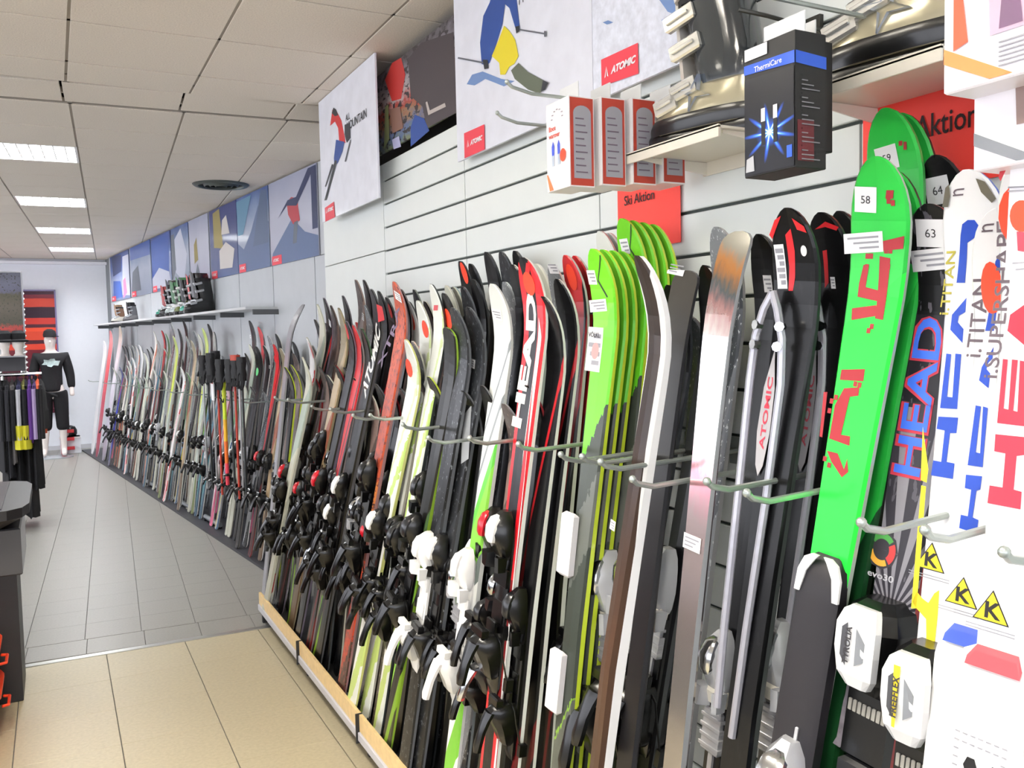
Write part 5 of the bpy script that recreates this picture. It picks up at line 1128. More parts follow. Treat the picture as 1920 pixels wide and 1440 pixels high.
# big skier poster (two sheets)
X = 1.30; a = onX(858, 300, X); b = onX(1112, 180, X); c = onX(1292, 130, X); zb = onX(865, 301, X).z
t = nposter(X, [(X, a.y, zb), (X, b.y, zb), (X, b.y, CZ-.005), (X, a.y, CZ-.005)], 'large poster of a skier in blue jacket and yellow trousers on snow', snowm)
art(t, X, [([(875, 158), (885, 140), (905, 134), (940, 148), (965, 152), (945, 162), (910, 148), (890, 160)], pr_sh), ([(903, 120), (900, 80), (906, 30), (918, 5), (925, -20), (955, -25), (968, -5), (974, 48), (966, 52), (955, 15), (947, 8), (942, 45), (928, 90), (918, 118), (908, 122)], pr_blue),
    ([(922, 105), (935, 75), (945, 48), (955, 58), (966, 75), (972, 105), (964, 120), (955, 125), (947, 140), (938, 140), (936, 118)], pr_yel), ([(958, 132), (972, 118), (990, 135), (1018, 150), (1024, 158), (1012, 176), (990, 168), (965, 148)], c_('art_olive', (92, 100, 84))), ([(905, 112), (914, 112), (916, 128), (908, 130)], pr_dark), ([(966, 50), (974, 48), (974, 58), (968, 63)], pr_dark),
    ([(858, 110), (859, 107), (906, 116), (905, 119)], pr_grey), ([(974, 54), (1022, 62), (1022, 65), (974, 57)], pr_grey), ([(1020, 58), (1024, 58), (1024, 69), (1020, 69)], pr_grey), ([(1018, 150), (1028, 155), (1022, 168), (1014, 172)], pr_dark)])
o = onX(972, 10, X-.002); letter('MOUNTAIN', o, (0, -1, 0), (0, 0, 1), .04, pr_dark, t, adv=.75, bold=.0)
logo(t, X, [(870, 250), (908, 233), (909, 280), (871, 297)], (882, 272), .0145)
t = nposter(X, [(X, b.y-.002, zb), (X, c.y, zb), (X, c.y, CZ-.005), (X, b.y-.002, CZ-.005)], 'poster of rough sunlit snow with blue shaded hollows', M('snow_print_rough', (222, 226, 238), .45, noise=.12, nscale=45, coat=.15))
art(t, X, [([(1222, -20), (1280, -20), (1275, 30), (1252, 22)], pr_sh), ([(1240, 38), (1252, 30), (1272, 36), (1270, 46), (1248, 46)], pr_sh), ([(1130, 42), (1140, 38), (1150, 42), (1138, 46)], pr_sh)])
logo(t, X, [(1127, 112), (1196, 80), (1197, 138), (1128, 162)], (1146, 138), .0165)
# red action signs
sign_m = M('sign_red', (255, 72, 62), .55); sink = M('sign_ink', (40, 14, 14), .6)
X = 1.343; a = onX(1158, 380, X); b = onX(1275, 320, X); z0 = onX(1275, 470, X).z; z1 = onX(1275, 300, X).z
t = thing('action_sign', 'narrow red paper sign reading Ski Aktion behind the hanging boxes', 'sign', (0, 0, 0), 0, 'red paper signs on the slatted wall')
flat([(X, a.y, z0+.02), (X, b.y, z0+.02), (X, b.y, z1+.1), (X, a.y, z1+.1)], 'paper_sheet', sign_m, t, .001)
o = onX(1170, 386, X-.002); letter('Ski Aktion', o, (0, -1, .0), (0, 0, 1), .024, sink, t, adv=.9, bold=.01)
a = onX(1618, 230, X); b = onX(1905, 250, X); z0 = onX(1850, 335, X).z; z1 = onX(1760, 175, X).z
t = thing('action_sign', 'wide red paper sign reading Aktion below the right white shelf', 'sign', (0, 0, 0), 0, 'red paper signs on the slatted wall')
flat([(X, a.y, z0), (X, b.y, z0), (X, b.y, z1+.02), (X, a.y, z1+.02)], 'paper_sheet', sign_m, t, .001)
o = onX(1716, 262, X-.002); letter('Aktion', o, (0, -1, .0), (0, 0, 1), .038, sink, t, adv=.78, bold=.01)
o = onX(1640, 285, X-.002); letter('Ski', o, (0, -1, .0), (0, 0, 1), .038, sink, t, adv=.78, bold=.01)

# ================================================================== SHELVES, BOOTS, BOXES
whs = M('white_shelf', (232, 226, 212), .35, coat=.2)
def wshelf(y0, y1, x0, z, label):
    t = thing('wall_shelf', label, 'shelf', (0, 0, 0), 0, 'small white shelves on the slatted wall')
    mb = MB(); mb.box((x0, y0, z-.005), (WX-.001, y1, z), bev=.001); mb.box((x0, y0, z-.022), (x0+.005, y1, z+.002), bev=.001); mb.box((WX-.006, y0, z-.035), (WX-.001, y1, z-.005)); mb.build('shelf_panel', whs, t)
    for y in (y0+.012, y1-.012): mb = MB(); mb.loft([[(x0+.02, y-.002, z-.006), (x0+.02, y+.002, z-.006), (x0+.02, y+.002, z-.012), (x0+.02, y-.002, z-.012)], [(WX-.002, y-.002, z-.006), (WX-.002, y+.002, z-.006), (WX-.002, y+.002, z-.034), (WX-.002, y-.002, z-.034)]]); mb.build('shelf_bracket', whs, t)
wshelf(1.30, 1.60, 1.13, 1.962, 'white shelf carrying the upright silver and gold ski boot')
wshelf(.84, 1.13, 1.14, 1.975, 'white shelf carrying the black and gold ski boot at the top right')
clr = (M('boot_champagne', (168, 160, 134), .22, .3, .6), M('boot_clear_dark', (40, 46, 50), .12, coat=.8), black_pl, M('buckle_silver', (214, 214, 210), .2, .7), M('boot_liner_white', (214, 208, 198), .5))
t = thing('ski_boot', 'tall silver and gold ski boot with white top standing on the left white shelf', 'ski boot', (1.225, 1.445, 1.962), math.radians(104), 'ski boots on the white shelves'); boot(t, clr, .93, True, 1.7, black_pl)
mb = MB(); mb.loft([rr(-.02, 0, .078, .062, .29, 16, .7), rr(-.012, 0, .08, .062, .34, 16, .7), rr(-.01, 0, .072, .056, .375, 16, .7)]); mb.build('white_collar', clr[4], t, True)
star = M('boot_star', (186, 196, 214), .25, .4, .4)
def bootstar(t, s=1, c=(-.005, .044, .102)):
    pts = []
    for k in range(8):
        r = .044 if k % 2 == 0 else .012; a = math.pi/4*k+.3; pts.append(((c[0]+r*math.cos(a))*s, c[1]*s, (c[2]+r*.9*math.sin(a))*s))
    mb = MB(); mb.add(pts+[(p[0], p[1]+.014, p[2]) for p in pts], [tuple(range(8))]+[(i, (i+1) % 8, (i+1) % 8+8, i+8) for i in range(8)]); mb.build('star_ornament', star, t)
bootstar(t, .93)
t = thing('ski_boot', 'black and gold ski boot with silver star on the right white shelf', 'ski boot', (1.235, .985, 1.975), math.radians(100), 'ski boots on the white shelves'); boot(t, clr, 1.0, True, 1.6, black_pl); bootstar(t, 1)
# arms with cartons
def carton(y0, y1, x0, x1, z0, z1, cols, label, grp, tab=True, name='hanging_carton'):
    t = thing(name, label, 'box', ((x0+x1)/2, (y0+y1)/2, z0), 0, grp); hx, hy = (x1-x0)/2, (y1-y0)/2; H = z1-z0
    front, side = cols
    mb = MB(); mb.box((-hx, -hy, 0), (hx, hy, H), bev=.001); mb.build('carton_body', front, t)
    if side:
        flat([(-hx+.002, -hy-.0006, .003), (hx-.002, -hy-.0006, .003), (hx-.002, -hy-.0006, H-.003), (-hx+.002, -hy-.0006, H-.003)], 'side_print', side, t)
    if tab: mb = MB(); mb.box((-.001, -hy*.8, H), (.001, hy*.8, H+.035)); mb.build('hang_tab', M('clear_tab', (226, 228, 228), .2, coat=.5), t)
    return t, hx, hy, H
cw = M('carton_white', (240, 236, 236), .45, coat=.2); cb = M('carton_rust', (176, 62, 46), .5); cg = M('panel_grey', (158, 158, 166), .5)
gs = 'white and rust-red cartons hanging on one wall arm'
lab = ['white carton with blue sole picture and orange dot, front of the hanging row', 'second white and rust-red carton in the hanging row', 'third white and rust-red carton in the hanging row', 'rearmost white and rust-red carton, partly behind the boot shelf']
for i in range(4):
    x0 = .985+.077*i; t, hx, hy, H = carton(1.60-.006*i, 1.695-.006*i, x0, x0+.062, 1.885+.006*i, 2.075+.004*i, (cw, cb), lab[i], gs)
    n = 9; q = [(-hx+.010, .018), (hx-.008, .018), (hx-.008, H-.035)]+[((hx-.008+(-hx+.010))/2+(hx-.009)*math.cos(math.pi*k/n), H-.035+.016*math.sin(math.pi*k/n)) for k in range(n+1)]+[(-hx+.010, H-.035)]
    flat([(a, -hy-.0012, b) for a, b in q], 'info_panel', cg, t)
    mb = MB()
    for k in range(9): mb.box((-hx+.015, -hy-.0022, .03+k*.014), (hx-.018-.004*(k % 3), -hy-.0014, .0325+k*.014))
    mb.build('print_line', M('carton_ink', (110, 96, 110), .6), t)
    if i == 0:
        F_ = -hx-.0012; yv = lambda f: hy-2*hy*f
        letter('Boot', (F_, yv(.12), H*.68), (0, -1, 0), (0, 0, 1), .010, M('carton_red', (206, 70, 50), .5), t, bold=.02); letter('warmer', (F_, yv(.12), H*.60), (0, -1, 0), (0, 0, 1), .010, M('carton_red'), t, bold=.02)
        for f, cc in ((.3, (60, 80, 190)), (.55, (60, 80, 190))):
            flat([(F_, yv(f-.05), H*.40), (F_, yv(f-.06), H*.5), (F_, yv(f), H*.56), (F_, yv(f+.06), H*.5), (F_, yv(f+.05), H*.40)], 'blue_sole', M('sole_blue', cc, .5), t)
            flat([(F_, yv(f-.05), H*.28), (F_, yv(f-.05), H*.40), (F_, yv(f+.05), H*.40), (F_, yv(f+.05), H*.28)], 'silver_sole', M('sole_silver', (170, 180, 196), .5), t)
        flat([(F_-.0008, yv(.74)+.012*math.cos(2*math.pi*k/14), H*.37+.014*math.sin(2*math.pi*k/14)) for k in range(14)], 'orange_dot', dot_red, t)
        flat([(F_, yv(0), H*.2), (F_, yv(.05), H*.2), (F_, yv(.3), 0.002), (F_, yv(.12), .002)], 'orange_corner', M('orange_corner', (246, 120, 70), .5), t)
        mb = MB()
        for k in range(7): a_ = math.pi*k/6; mb.box((F_-.0006, yv(.5)-.022*math.cos(a_)-.003, H*.8+.018*math.sin(a_)), (F_, yv(.5)-.022*math.cos(a_)+.003, H*.8+.018*math.sin(a_)+.002))
        mb.build('arched_print', M('carton_ink2', (170, 160, 170), .6), t)
def warm(p, L_, label): return hook(p, Vector((-1, 0, 0)), L_, label, 'wall arms above the near skis', .018, .004)
warm(Vector((WX, 1.655, 2.085)), .47, 'thin steel arm carrying the rust-red cartons'); warm(Vector((WX, 1.84, 2.07)), .40, 'empty thin steel arm beside the rust-red cartons')
# black thermo carton
ck = M('carton_black', (8, 8, 11), .5)
t, hx, hy, H = carton(.955, 1.06, .975, 1.037, 1.812, 2.01, (ck, None), 'black carton with a blue light picture hanging between the two boots', 'black cartons on a wall arm')
F_ = -hx-.0012; yv = lambda f: hy-2*hy*f
cbm = M('carton_blue', (36, 84, 196), .4)
flat([(F_, yv(0), H*.80), (F_, yv(1), H*.76), (F_, yv(1), H*.85), (F_, yv(0), H*.87)][::-1], 'blue_band', cbm, t)
flat([(-hx, -hy-.0012, H*.76), (hx, -hy-.0012, H*.74), (hx, -hy-.0012, H*.83), (-hx, -hy-.0012, H*.85)], 'blue_band', cbm, t)
letter('ThermiCare', (F_-.001, yv(.22), H*.795), (0, -1, 0), (0, 0, 1), .008, paper, t, bold=.01)
flat([(F_-.0005, yv(.02), H*.9), (F_-.0005, yv(.48), H*.9), (F_-.0005, yv(.48), H*.99), (F_-.0005, yv(.02), H*.99)], 'price_sticker', paper, t)
glow = M('print_glow', (120, 190, 250), .4); raym = M('print_ray_blue', (40, 100, 210), .4)
cy_, cz_ = yv(.52), H*.38
def burst():
    m = bpy.data.materials.new('print_burst'); m.use_nodes = True; nt = m.node_tree; N = nt.nodes; L = nt.links; b = N['Principled BSDF']
    uv = N.new('ShaderNodeUVMap'); uv.uv_map = 'UVMap'; sp = N.new('ShaderNodeSeparateXYZ'); L.new(uv.outputs[0], sp.inputs[0])
    def f(op, a, c=0.0):
        k = N.new('ShaderNodeMath'); k.operation = op
        for i, v in enumerate((a, c)):
            if isinstance(v, (int, float)): k.inputs[i].default_value = v
            else: L.new(v, k.inputs[i])
        return k.outputs[0]
    x = f('MULTIPLY', f('SUBTRACT', sp.outputs[0], .52), .55); y = f('SUBTRACT', sp.outputs[1], .40)
    r = f('SQRT', f('ADD', f('MULTIPLY', x, x), f('MULTIPLY', y, y))); an = f('ARCTAN2', y, x)
    s_ = f('POWER', f('ABSOLUTE', f('SINE', f('MULTIPLY', an, 4.5))), 10)
    v = f('MULTIPLY', f('ADD', f('MULTIPLY', s_, .9), .35), f('DIVIDE', .11, f('ADD', r, .02)))
    v = f('SUBTRACT', v, f('MULTIPLY', r, 1.1))
    cr = N.new('ShaderNodeValToRGB'); e = cr.color_ramp.elements; e[0].position = .05; e[0].color = (.006, .007, .012, 1); e[1].position = 1; e[1].color = (.75, .92, 1, 1)
    q = e.new(.4); q.color = (.02, .10, .62, 1); q = e.new(.7); q.color = (.12, .42, .9, 1)
    L.new(v, cr.inputs[0]); L.new(cr.outputs[0], b.inputs['Base Color']); b.inputs['Roughness'].default_value = .3; return m
flat([(F_-.0002, yv(.01), .003), (F_-.0002, yv(.99), .003), (F_-.0002, yv(.99), H*.74), (F_-.0002, yv(.01), H*.76)], 'front_print', burst(), t)
for f in (.4, .64):
    flat([(F_-.001, yv(f-.04), H*.22), (F_-.001, yv(f-.04), H*.40), (F_-.001, yv(f+.04), H*.40), (F_-.001, yv(f+.04), H*.22)], 'heater_stick', dgrey_pl, t)
    flat([(F_-.0012, yv(f-.04), H*.40), (F_-.0012, yv(f-.04), H*.5), (F_-.0012, yv(f+.04), H*.5), (F_-.0012, yv(f+.04), H*.40)], 'heater_tip', paper, t)
flat([(F_-.0012, yv(.04), H*.04), (F_-.0012, yv(.22), H*.04), (F_-.0012, yv(.2), H*.16), (F_-.0012, yv(.06), H*.14)], 'badge_print', silver_pl, t)
flat([(F_-.0012, yv(.86), H*.08), (F_-.0012, yv(.96), H*.08), (F_-.0012, yv(.96), H*.17), (F_-.0012, yv(.86), H*.17)], 'blue_square', cbm, t)
mb = MB()
for k in range(20): mb.box((-hx+.012, -hy-.0018, H*.06+k*H*.032), (hx-.014-.012*((k*5) % 4), -hy-.0008, H*.06+k*H*.032+.0016))
mb.build('print_line', M('print_line_grey', (120, 120, 124), .6), t)
flat([(-hx+.004, -hy-.0006, .01), (hx*.2, -hy-.0006, .01), (hx*.2, -hy-.0006, H*.35), (-hx+.004, -hy-.0006, H*.35)], 'dark_red_field', M('field_red', (90, 20, 28), .5), t)
t, hx, hy, H = carton(1.0, 1.1, 1.05, 1.10, 1.85, 2.02, (ck, None), 'plain black carton behind the blue light picture one', 'black cartons on a wall arm')
warm(Vector((WX, 1.01, 2.075)), .42, 'thin steel arm carrying the black cartons')
# angled arm above
tt_ = thing('support_rod', 'thin dark rod slanting in front of the slats above the black carton', 'rod', (0, 0, 0)); mb = MB(); mb.tube([onX(1385, 18, 1.15), onX(1440, 30, 1.2), onX(1510, 50, 1.30), (WX, onX(1510, 50, 1.30).y, onX(1510, 50, 1.30).z)], .004, 6); mb.build('rod', M('rod_dark', (70, 70, 66), .4, .7), tt_, True)
mb = MB(); e = onX(1515, 50, 1.33); mb.box((WX-.01, e.y-.02, e.z-.02), (WX, e.y+.02, e.z+.02)); mb.build('mount_plate', M('rod_dark'), tt_)
# white blister packs at the top right
bl = M('blister_white', (244, 240, 246), .4, coat=.3)
def pack(px0, px1, X, th, label, corner, pic, accent):
    a = onX(px0[0], px0[1], X); b = onX(px1[0], px1[1], X); y1, y0 = a.y, b.y; z1, z0 = max(a.z, b.z), min(a.z, b.z)
    t = thing('hanging_pack', label, 'pack', (X, (y0+y1)/2, z0), 0, 'white packs hanging at the top right'); hy = (y1-y0)/2; H = z1-z0
    mb = MB(); mb.box((0, -hy, 0), (th, hy, H), bev=.002); mb.build('pack_body', bl, t)
    yv = lambda f: hy-2*hy*f
    flat([(-.001, yv(0), H*.36), (-.001, yv(0), H*.24), (-.001, yv(.42), .004), (-.001, yv(.62), .004)], 'corner_stripe', corner, t)
    flat([(-.0012, yv(.42), H*.35), (-.0012, yv(.78), H*.35), (-.0012, yv(.80), H*.8), (-.0012, yv(.40), H*.85)], 'product_window', pic, t)
    flat([(-.0016, yv(.5), H*.38), (-.0016, yv(.7), H*.38), (-.0016, yv(.68), H*.55), (-.0016, yv(.52), H*.6)], 'product_shape', accent, t)
    mb = MB()
    for k in range(6): mb.box((-.0018, yv(.95-.04*(k % 2)), H*(.10+.035*k)), (-.0008, yv(.5), H*(.10+.035*k)+.0015))
    mb.build('print_line', M('print_grey'), t)
    return t, hy, H
t, hy, H = pack((1772, -60), (1990, 118), .92, .07, 'upper white pack with orange corner stripe and pinkish product window', M('corner_orange', (250, 140, 80), .5), M('pic_mauve', (196, 170, 190), .4), M('pic_plum', (110, 80, 110), .4))
flat([(-.0014, hy-.012, H*.32), (-.0014, hy-.03, H*.36), (-.0014, hy-.02, H*.9), (-.0014, hy-.012, H*.95)], 'orange_swoosh', M('swoosh_orange', (246, 90, 60), .5), t)
pack((1828, 120), (2030, 285), .97, .06, 'lower white pack with grey corner stripe and amber product window', M('corner_grey', (120, 124, 132), .5), M('pic_brownish', (150, 126, 120), .4), M('pic_amber', (226, 160, 80), .4))
# leaflet on the right edge ski
e = onX(1872, 300, 1.0); t = thing('leaflet', 'white leaflet with an orange-red disc and red slogan print hung over the rightmost ski', 'leaflet', (1.0, e.y, e.z))
c0 = onX(1876, 300, 1.0)-e; 
def LP(x, y, d=0): v = onX(x, y, 1.0-d)-e; return v
flat([LP(1884, 520), LP(1990, 560), LP(1990, 260), LP(1896, 285)], 'leaflet_sheet', M('leaflet_white', (246, 244, 248), .5), t, .001)
flat([LP(1915+22*math.cos(2*math.pi*k/18), 405+30*math.sin(2*math.pi*k/18), .002) for k in range(18)], 'orange_disc', dot_red, t)
flat([LP(1872, 332, .003), LP(1880, 300, .003), LP(1892, 296, .003), LP(1888, 315, .003), LP(1876, 340, .003)], 'red_clip', red_pl, t)
flat([LP(1906, 434, .002), LP(1960, 440, .002), LP(1960, 478, .002), LP(1908, 470, .002)], 'red_print', M('leaflet_red', (210, 60, 80), .5), t)
mb = MB()
for (x0, y0, x1) in ((1890, 350, 1935), (1890, 357, 1930), (1890, 310, 1935), (1898, 492, 1935), (1904, 504, 1930)): mb.add([LP(x0, y0, .002), LP(x1, y0-2, .002), LP(x1, y0+1, .002), LP(x0, y0+3, .002)], [(0, 1, 2, 3)])
mb.build('print_line', M('print_grey'), t)

# ================================================================== LEFT SIDE
blk_cloth = M('cloth_black', (18, 18, 22), .85, bump=.2)
# display counter
t = thing('display_counter', 'dark counter with tray top and slab leg at the left edge', 'counter', (0, 0, 0))
dkw = M('counter_dark', (34, 33, 36), .45, noise=.1, nscale=20); ct = M('counter_top', (54, 54, 58), .3, coat=.3)
y0, y1 = 3.0, 4.45
mb = MB(); mb.box((-1.1, y0, .0), (-.215, y0+.0, .62)) if False else None
mb = MB(); mb.box((-1.10, 4.36, 0), (-.19, 4.70, .60), bev=.004); mb.build('slab_leg', dkw, t)
mb = MB(); mb.box((-1.10, 3.0, 0), (-.55, 4.36, .55), bev=.004); mb.build('carcass', dkw, t)
mb = MB(); mb.box((-1.10, 4.2, .60), (-.16, 4.75, .80), bev=.006); mb.build('drawer_box', ct, t)
mb = MB(); mb.loft([rr(-.66, 4.45, .44, .30, .80, 16, .3), rr(-.62, 4.5, .50, .46, .86, 16, .3), rr(-.62, 4.5, .50, .46, .90, 16, .3)]); mb.build('tray_top', dkw, t)
mb = MB(); mb.box((-1.1, 4.1, .90), (-.22, 4.9, .905)); mb.build('tray_liner', M('tray_liner', (70, 70, 74), .3), t)
ob = M('bin_orange', (232, 70, 34), .4)
for i, (z0, z1, l) in enumerate(((.02, .20, 'lower orange storage bin under the counter'), (.21, .36, 'upper orange storage bin under the counter'))):
    b_ = thing('storage_bin', l, 'bin', (-.40, 4.05-.0*i, z0), 0, 'orange bins under the counter'); h = z1-z0
    mb = MB(); mb.loft([rr(0, 0, .12, .17, 0, 12, .35), rr(0, 0, .145, .195, h*.9, 12, .35), rr(0, 0, .155, .205, h*.92, 12, .35), rr(0, 0, .155, .205, h, 12, .35), rr(0, 0, .14, .19, h, 12, .35), rr(0, 0, .115, .165, .01, 12, .35)]); mb.build('tub', ob, b_, True)
    mb = MB(); mb.tube([(.15, -.06, h*.6), (.172, -.05, h*.6), (.172, .05, h*.6), (.15, .06, h*.6)], .006, 6); mb.build('handle', ob, b_, True)
# clothes rack: chrome frame, horizontal bar with a spiral edge
Y = 8.6
def OY(x, y, Yv=Y): return onY(x, y, Yv)
foot = OY(12, 962); barz = OY(40, 702).z; xr = OY(78, 700).x
t = thing('clothes_rack', 'chrome clothes rack with flat foot and round rail at the left edge', 'clothes rack', (0, 0, 0))
mb = MB(); mb.tube([(xr-1.6, Y, barz), (xr, Y, barz)], .016, 10); mb.build('rail', chrome, t, True)
for x in (OY(10, 800).x, OY(10, 800).x-1.0):
    mb = MB(); mb.tube([(x, Y, .03), (x, Y, barz)], .014, 8); mb.build('upright', chrome, t, True)
    mb = MB(); mb.box((x-.03, Y-.28, .02), (x+.03, Y+.28, .035), bev=.004); mb.build('foot_bar', chrome, t)
    for q in (-.25, .25):
        mb = MB(); mb.loft([[(x+.008*k_, Y+q+.02*math.cos(2*math.pi*j/10), .02+.02*math.sin(2*math.pi*j/10)) for j in range(10)] for k_ in (-1, 1)]); mb.build('castor', black_pl, t)
xx = OY(46, 690).x; yb, yt = OY(50, 695).z, OY(46, 540).z
t = thing('spiral_post', 'white twisted display post rising from the clothes rack', 'post', (xx, Y+.06, barz))
mb = MB(); pts = []
mb.tube([(0, 0, 0), (0, 0, yt-barz)], .012, 8); mb.build('core', white_pl, t, True)
mb = MB(); mb.tube([(.02*math.cos(k*.9), .02*math.sin(k*.9), .01+(yt-barz-.02)*k/110) for k in range(111)], .008, 5); mb.build('spiral', white_pl, t, True)
# shop picture above
x0, x1 = OY(-30, 600).x, OY(43, 600).x; za, zb = OY(20, 628).z, OY(20, 511).z
t = thing('hanging_picture', 'tall dark picture board with autumn ground above the clothes rack', 'picture', (0, 0, 0))
pm = uvmat('picture_dark', [(0, (70, 60, 58)), (.1, (190, 60, 50)), (.18, (70, 66, 50)), (.45, (92, 84, 72)), (.65, (80, 76, 60)), (.7, (90, 90, 110)), (1, (110, 112, 128))], blend='LINEAR', amp=.12, nscale=6, ns=(2, 3), blot=(60, 60, 50), bthr=.62, bscale=9)
flat([(x0, Y+.02, za), (x1, Y+.02, za), (x1, Y+.02, zb), (x0, Y+.02, zb)], 'picture_panel', pm, t, .02, Vector((0, -1, 0)))
mb = MB(); mb.box((x0-.01, Y+.0, za-.02), (x1+.012, Y+.05, za)); mb.box((x0-.01, Y, zb), (x1+.012, Y+.05, zb+.01)); mb.box((x1, Y, za), (x1+.012, Y+.05, zb)); mb.build('picture_frame', M('frame_grey', (150, 150, 156), .4), t)
mb = MB(); mb.tube([(x0+.1, Y+.03, barz), (x0+.1, Y+.03, za)], .01, 6); mb.tube([(x1-.03, Y+.03, barz), (x1-.03, Y+.03, za)], .01, 6); mb.build('support_tube', chrome, t)
# glass shelf with hatted heads
zs = OY(15, 670).z
t = thing('display_shelf', 'small grey shelf with dark garments below, carrying two hatted heads', 'shelf', (0, 0, 0)); mb = MB(); mb.box((x0, Y-.12, zs), (x1+.0, Y+.0, zs+.012), bev=.002); mb.build('shelf_board', M('shelf_grey', (150, 152, 158), .3), t)
mb = MB(); mb.box((x0, Y-.005, barz+.03), (x1, Y+.004, zs)); mb.build('back_panel', M('panel_dark', (60, 60, 66), .5), t)
skinw = M('mannequin_white', (236, 228, 222), .4, coat=.2)
for px_, l in ((10, 'white display head with black hat, left on the small shelf'), (36, 'white display head with black hat, right on the small shelf')):
    e = OY(px_, 668, Y-.06); t = thing('display_bust', l, 'display head', (e.x, Y-.06, zs+.012), 0, 'display heads on the small shelf')
    mb = MB(); mb.loft([rr(0, 0, .045, .045, 0, 12, .9), rr(0, 0, .03, .03, .02, 12, 1), rr(.0, 0, .03, .032, .05, 12, 1), rr(-.004, -.01, .042, .048, .08, 12, 1), rr(-.004, -.008, .048, .056, .12, 12, 1), rr(0, 0, .046, .052, .16, 12, 1), rr(0, 0, .02, .025, .19, 12, 1)]); mb.build('head_form', skinw, t, True)
    mb = MB(); mb.loft([rr(0, 0, .075, .085, .115, 14, 1), rr(0, 0, .08, .09, .13, 14, 1), rr(0, 0, .056, .062, .14, 14, 1), rr(0, 0, .056, .06, .19, 14, 1), rr(0, 0, .03, .03, .215, 14, 1)]); mb.build('hat', blk_cloth, t, True)
# garments
def garment(xp, cols, zb, label, w_=.40, top=None, kind='top'):
    x = xp; z1 = barz-.06
    t = thing('hanging_garment' if kind == 'top' else 'hanging_trousers', label, 'clothes', (x, Y, barz), 0, 'clothes on the left rack')
    mb = MB(); mb.tube([(0, 0, .018), (0, .018, .008), (0, .016, -.01), (0, 0, -.03), (0, 0, -.05)], .003, 5); mb.tube([(0, -.2, -.10), (0, -.1, -.065), (0, 0, -.05), (0, .1, -.065), (0, .2, -.10)], .009, 6); mb.build('hanger', M('hanger_rose', (196, 120, 116), .4), t, True)
    H = barz-zb
    rg = []
    n = 18
    lv = ((-.055, .04, .010), (-.09, .21, .022), (-.14, .24, .03), (-.3, .20, .034), (-H*.7, .21, .04), (-H, .23, .044)) if kind == 'top' else ((-.06, .16, .012), (-.1, .2, .02), (-.3, .19, .03), (-H*.6, .21, .038), (-H, .24, .045))
    for j, (z, hy, hx) in enumerate(lv):
        rg.append([(hx*(1+.45*math.sin(k*2.1+j*.4))*math.sin(2*math.pi*k/n), hy*math.cos(2*math.pi*k/n), z+(.015*math.sin(k*1.7) if j == len(lv)-1 else 0)) for k in range(n)])
    mb.loft(rg); mb.build('cloth', cols[0], t, True)
    if kind == 'top':
        for sg in (-1, 1):
            mb = MB(); mb.loft([[(.02*math.cos(2*math.pi*k/8)+0, sg*(.215+q*.04)+.035*math.sin(2*math.pi*k/8), -.12-q*.42) for k in range(8)] for q in (0, .4, 1)]); mb.build('sleeve', cols[1] if len(cols) > 1 else cols[0], t, True)
    if len(cols) > 2:
        mb = MB(); mb.loft([[(.047*math.cos(a), -.18+.11*math.sin(a), z) for a in [2*math.pi*k/8 for k in range(8)]] for z in (-.42, -.62)]); mb.build('bright_panel', cols[2], t, True)
    return t
cl = lambda n, c=(90, 90, 90): M('cloth_'+n, c, .85, bump=.15)
gl = [(2, [cl('black2', (22, 22, 28))], .55, 'black jacket at the left end of the rack'), (12, [cl('charcoal', (44, 44, 50))], .5, 'charcoal jacket beside the black one'), (22, [cl('grey', (96, 92, 92)), cl('black2', (22, 22, 28))], .62, 'dark jacket with grey front'),
      (33, [cl('navy', (44, 44, 80)), cl('white', (190, 190, 196)), cl('yellow', (214, 206, 50))], .75, 'navy and white top with yellow print panel'), (44, [cl('olive', (120, 120, 60)), cl('black2', (22, 22, 28)), cl('yellow', (214, 206, 50))], .74, 'olive top with yellow panel'), (54, [cl('purple', (92, 50, 130)), cl('purple', (92, 50, 130))], .78, 'purple top on the rack'),
      (62, [cl('violet', (66, 44, 96)), cl('lilac', (170, 150, 190))], .82, 'dark violet top with lilac sleeves'), (70, [cl('coral', (226, 100, 60)), cl('black2', (22, 22, 28))], .86, 'coral orange top near the rail end'), (75, [cl('dk', (30, 28, 30))], .9, 'black top at the rail end')]
for px_, cc, zb_, l in gl: garment(OY(px_, 702).x, cc, zb_-.05, l)
for px_, l, zb_ in ((8, 'long black trousers hanging at the left', .12), (30, 'long black trousers hanging in the middle', .14), (48, 'long black trousers hanging lowest, with flared hem', .10), (60, 'black trousers hanging right, above the red cloth', .34)):
    x = OY(px_, 702).x
    t = garment(x, [blk_cloth], zb_, l, kind='trousers')
t = thing('folded_cloth', 'small bright red garment hanging below the purple tops', 'clothes', (OY(60, 800).x+.02, Y+.0, OY(60, 812).z)); mb = MB(); mb.loft([rr(0, 0, .03, .12, .10, 12, .7), rr(0, 0, .04, .14, .0, 12, .7), rr(0, 0, .035, .13, -.10, 12, .7)]); mb.build('cloth', cl('red', (190, 30, 44)), t, True); mb = MB(); mb.tube([(0, 0, .1), (0, 0, barz-OY(60, 812).z)], .004, 5); mb.build('hanger', M('hanger_rose'), t)

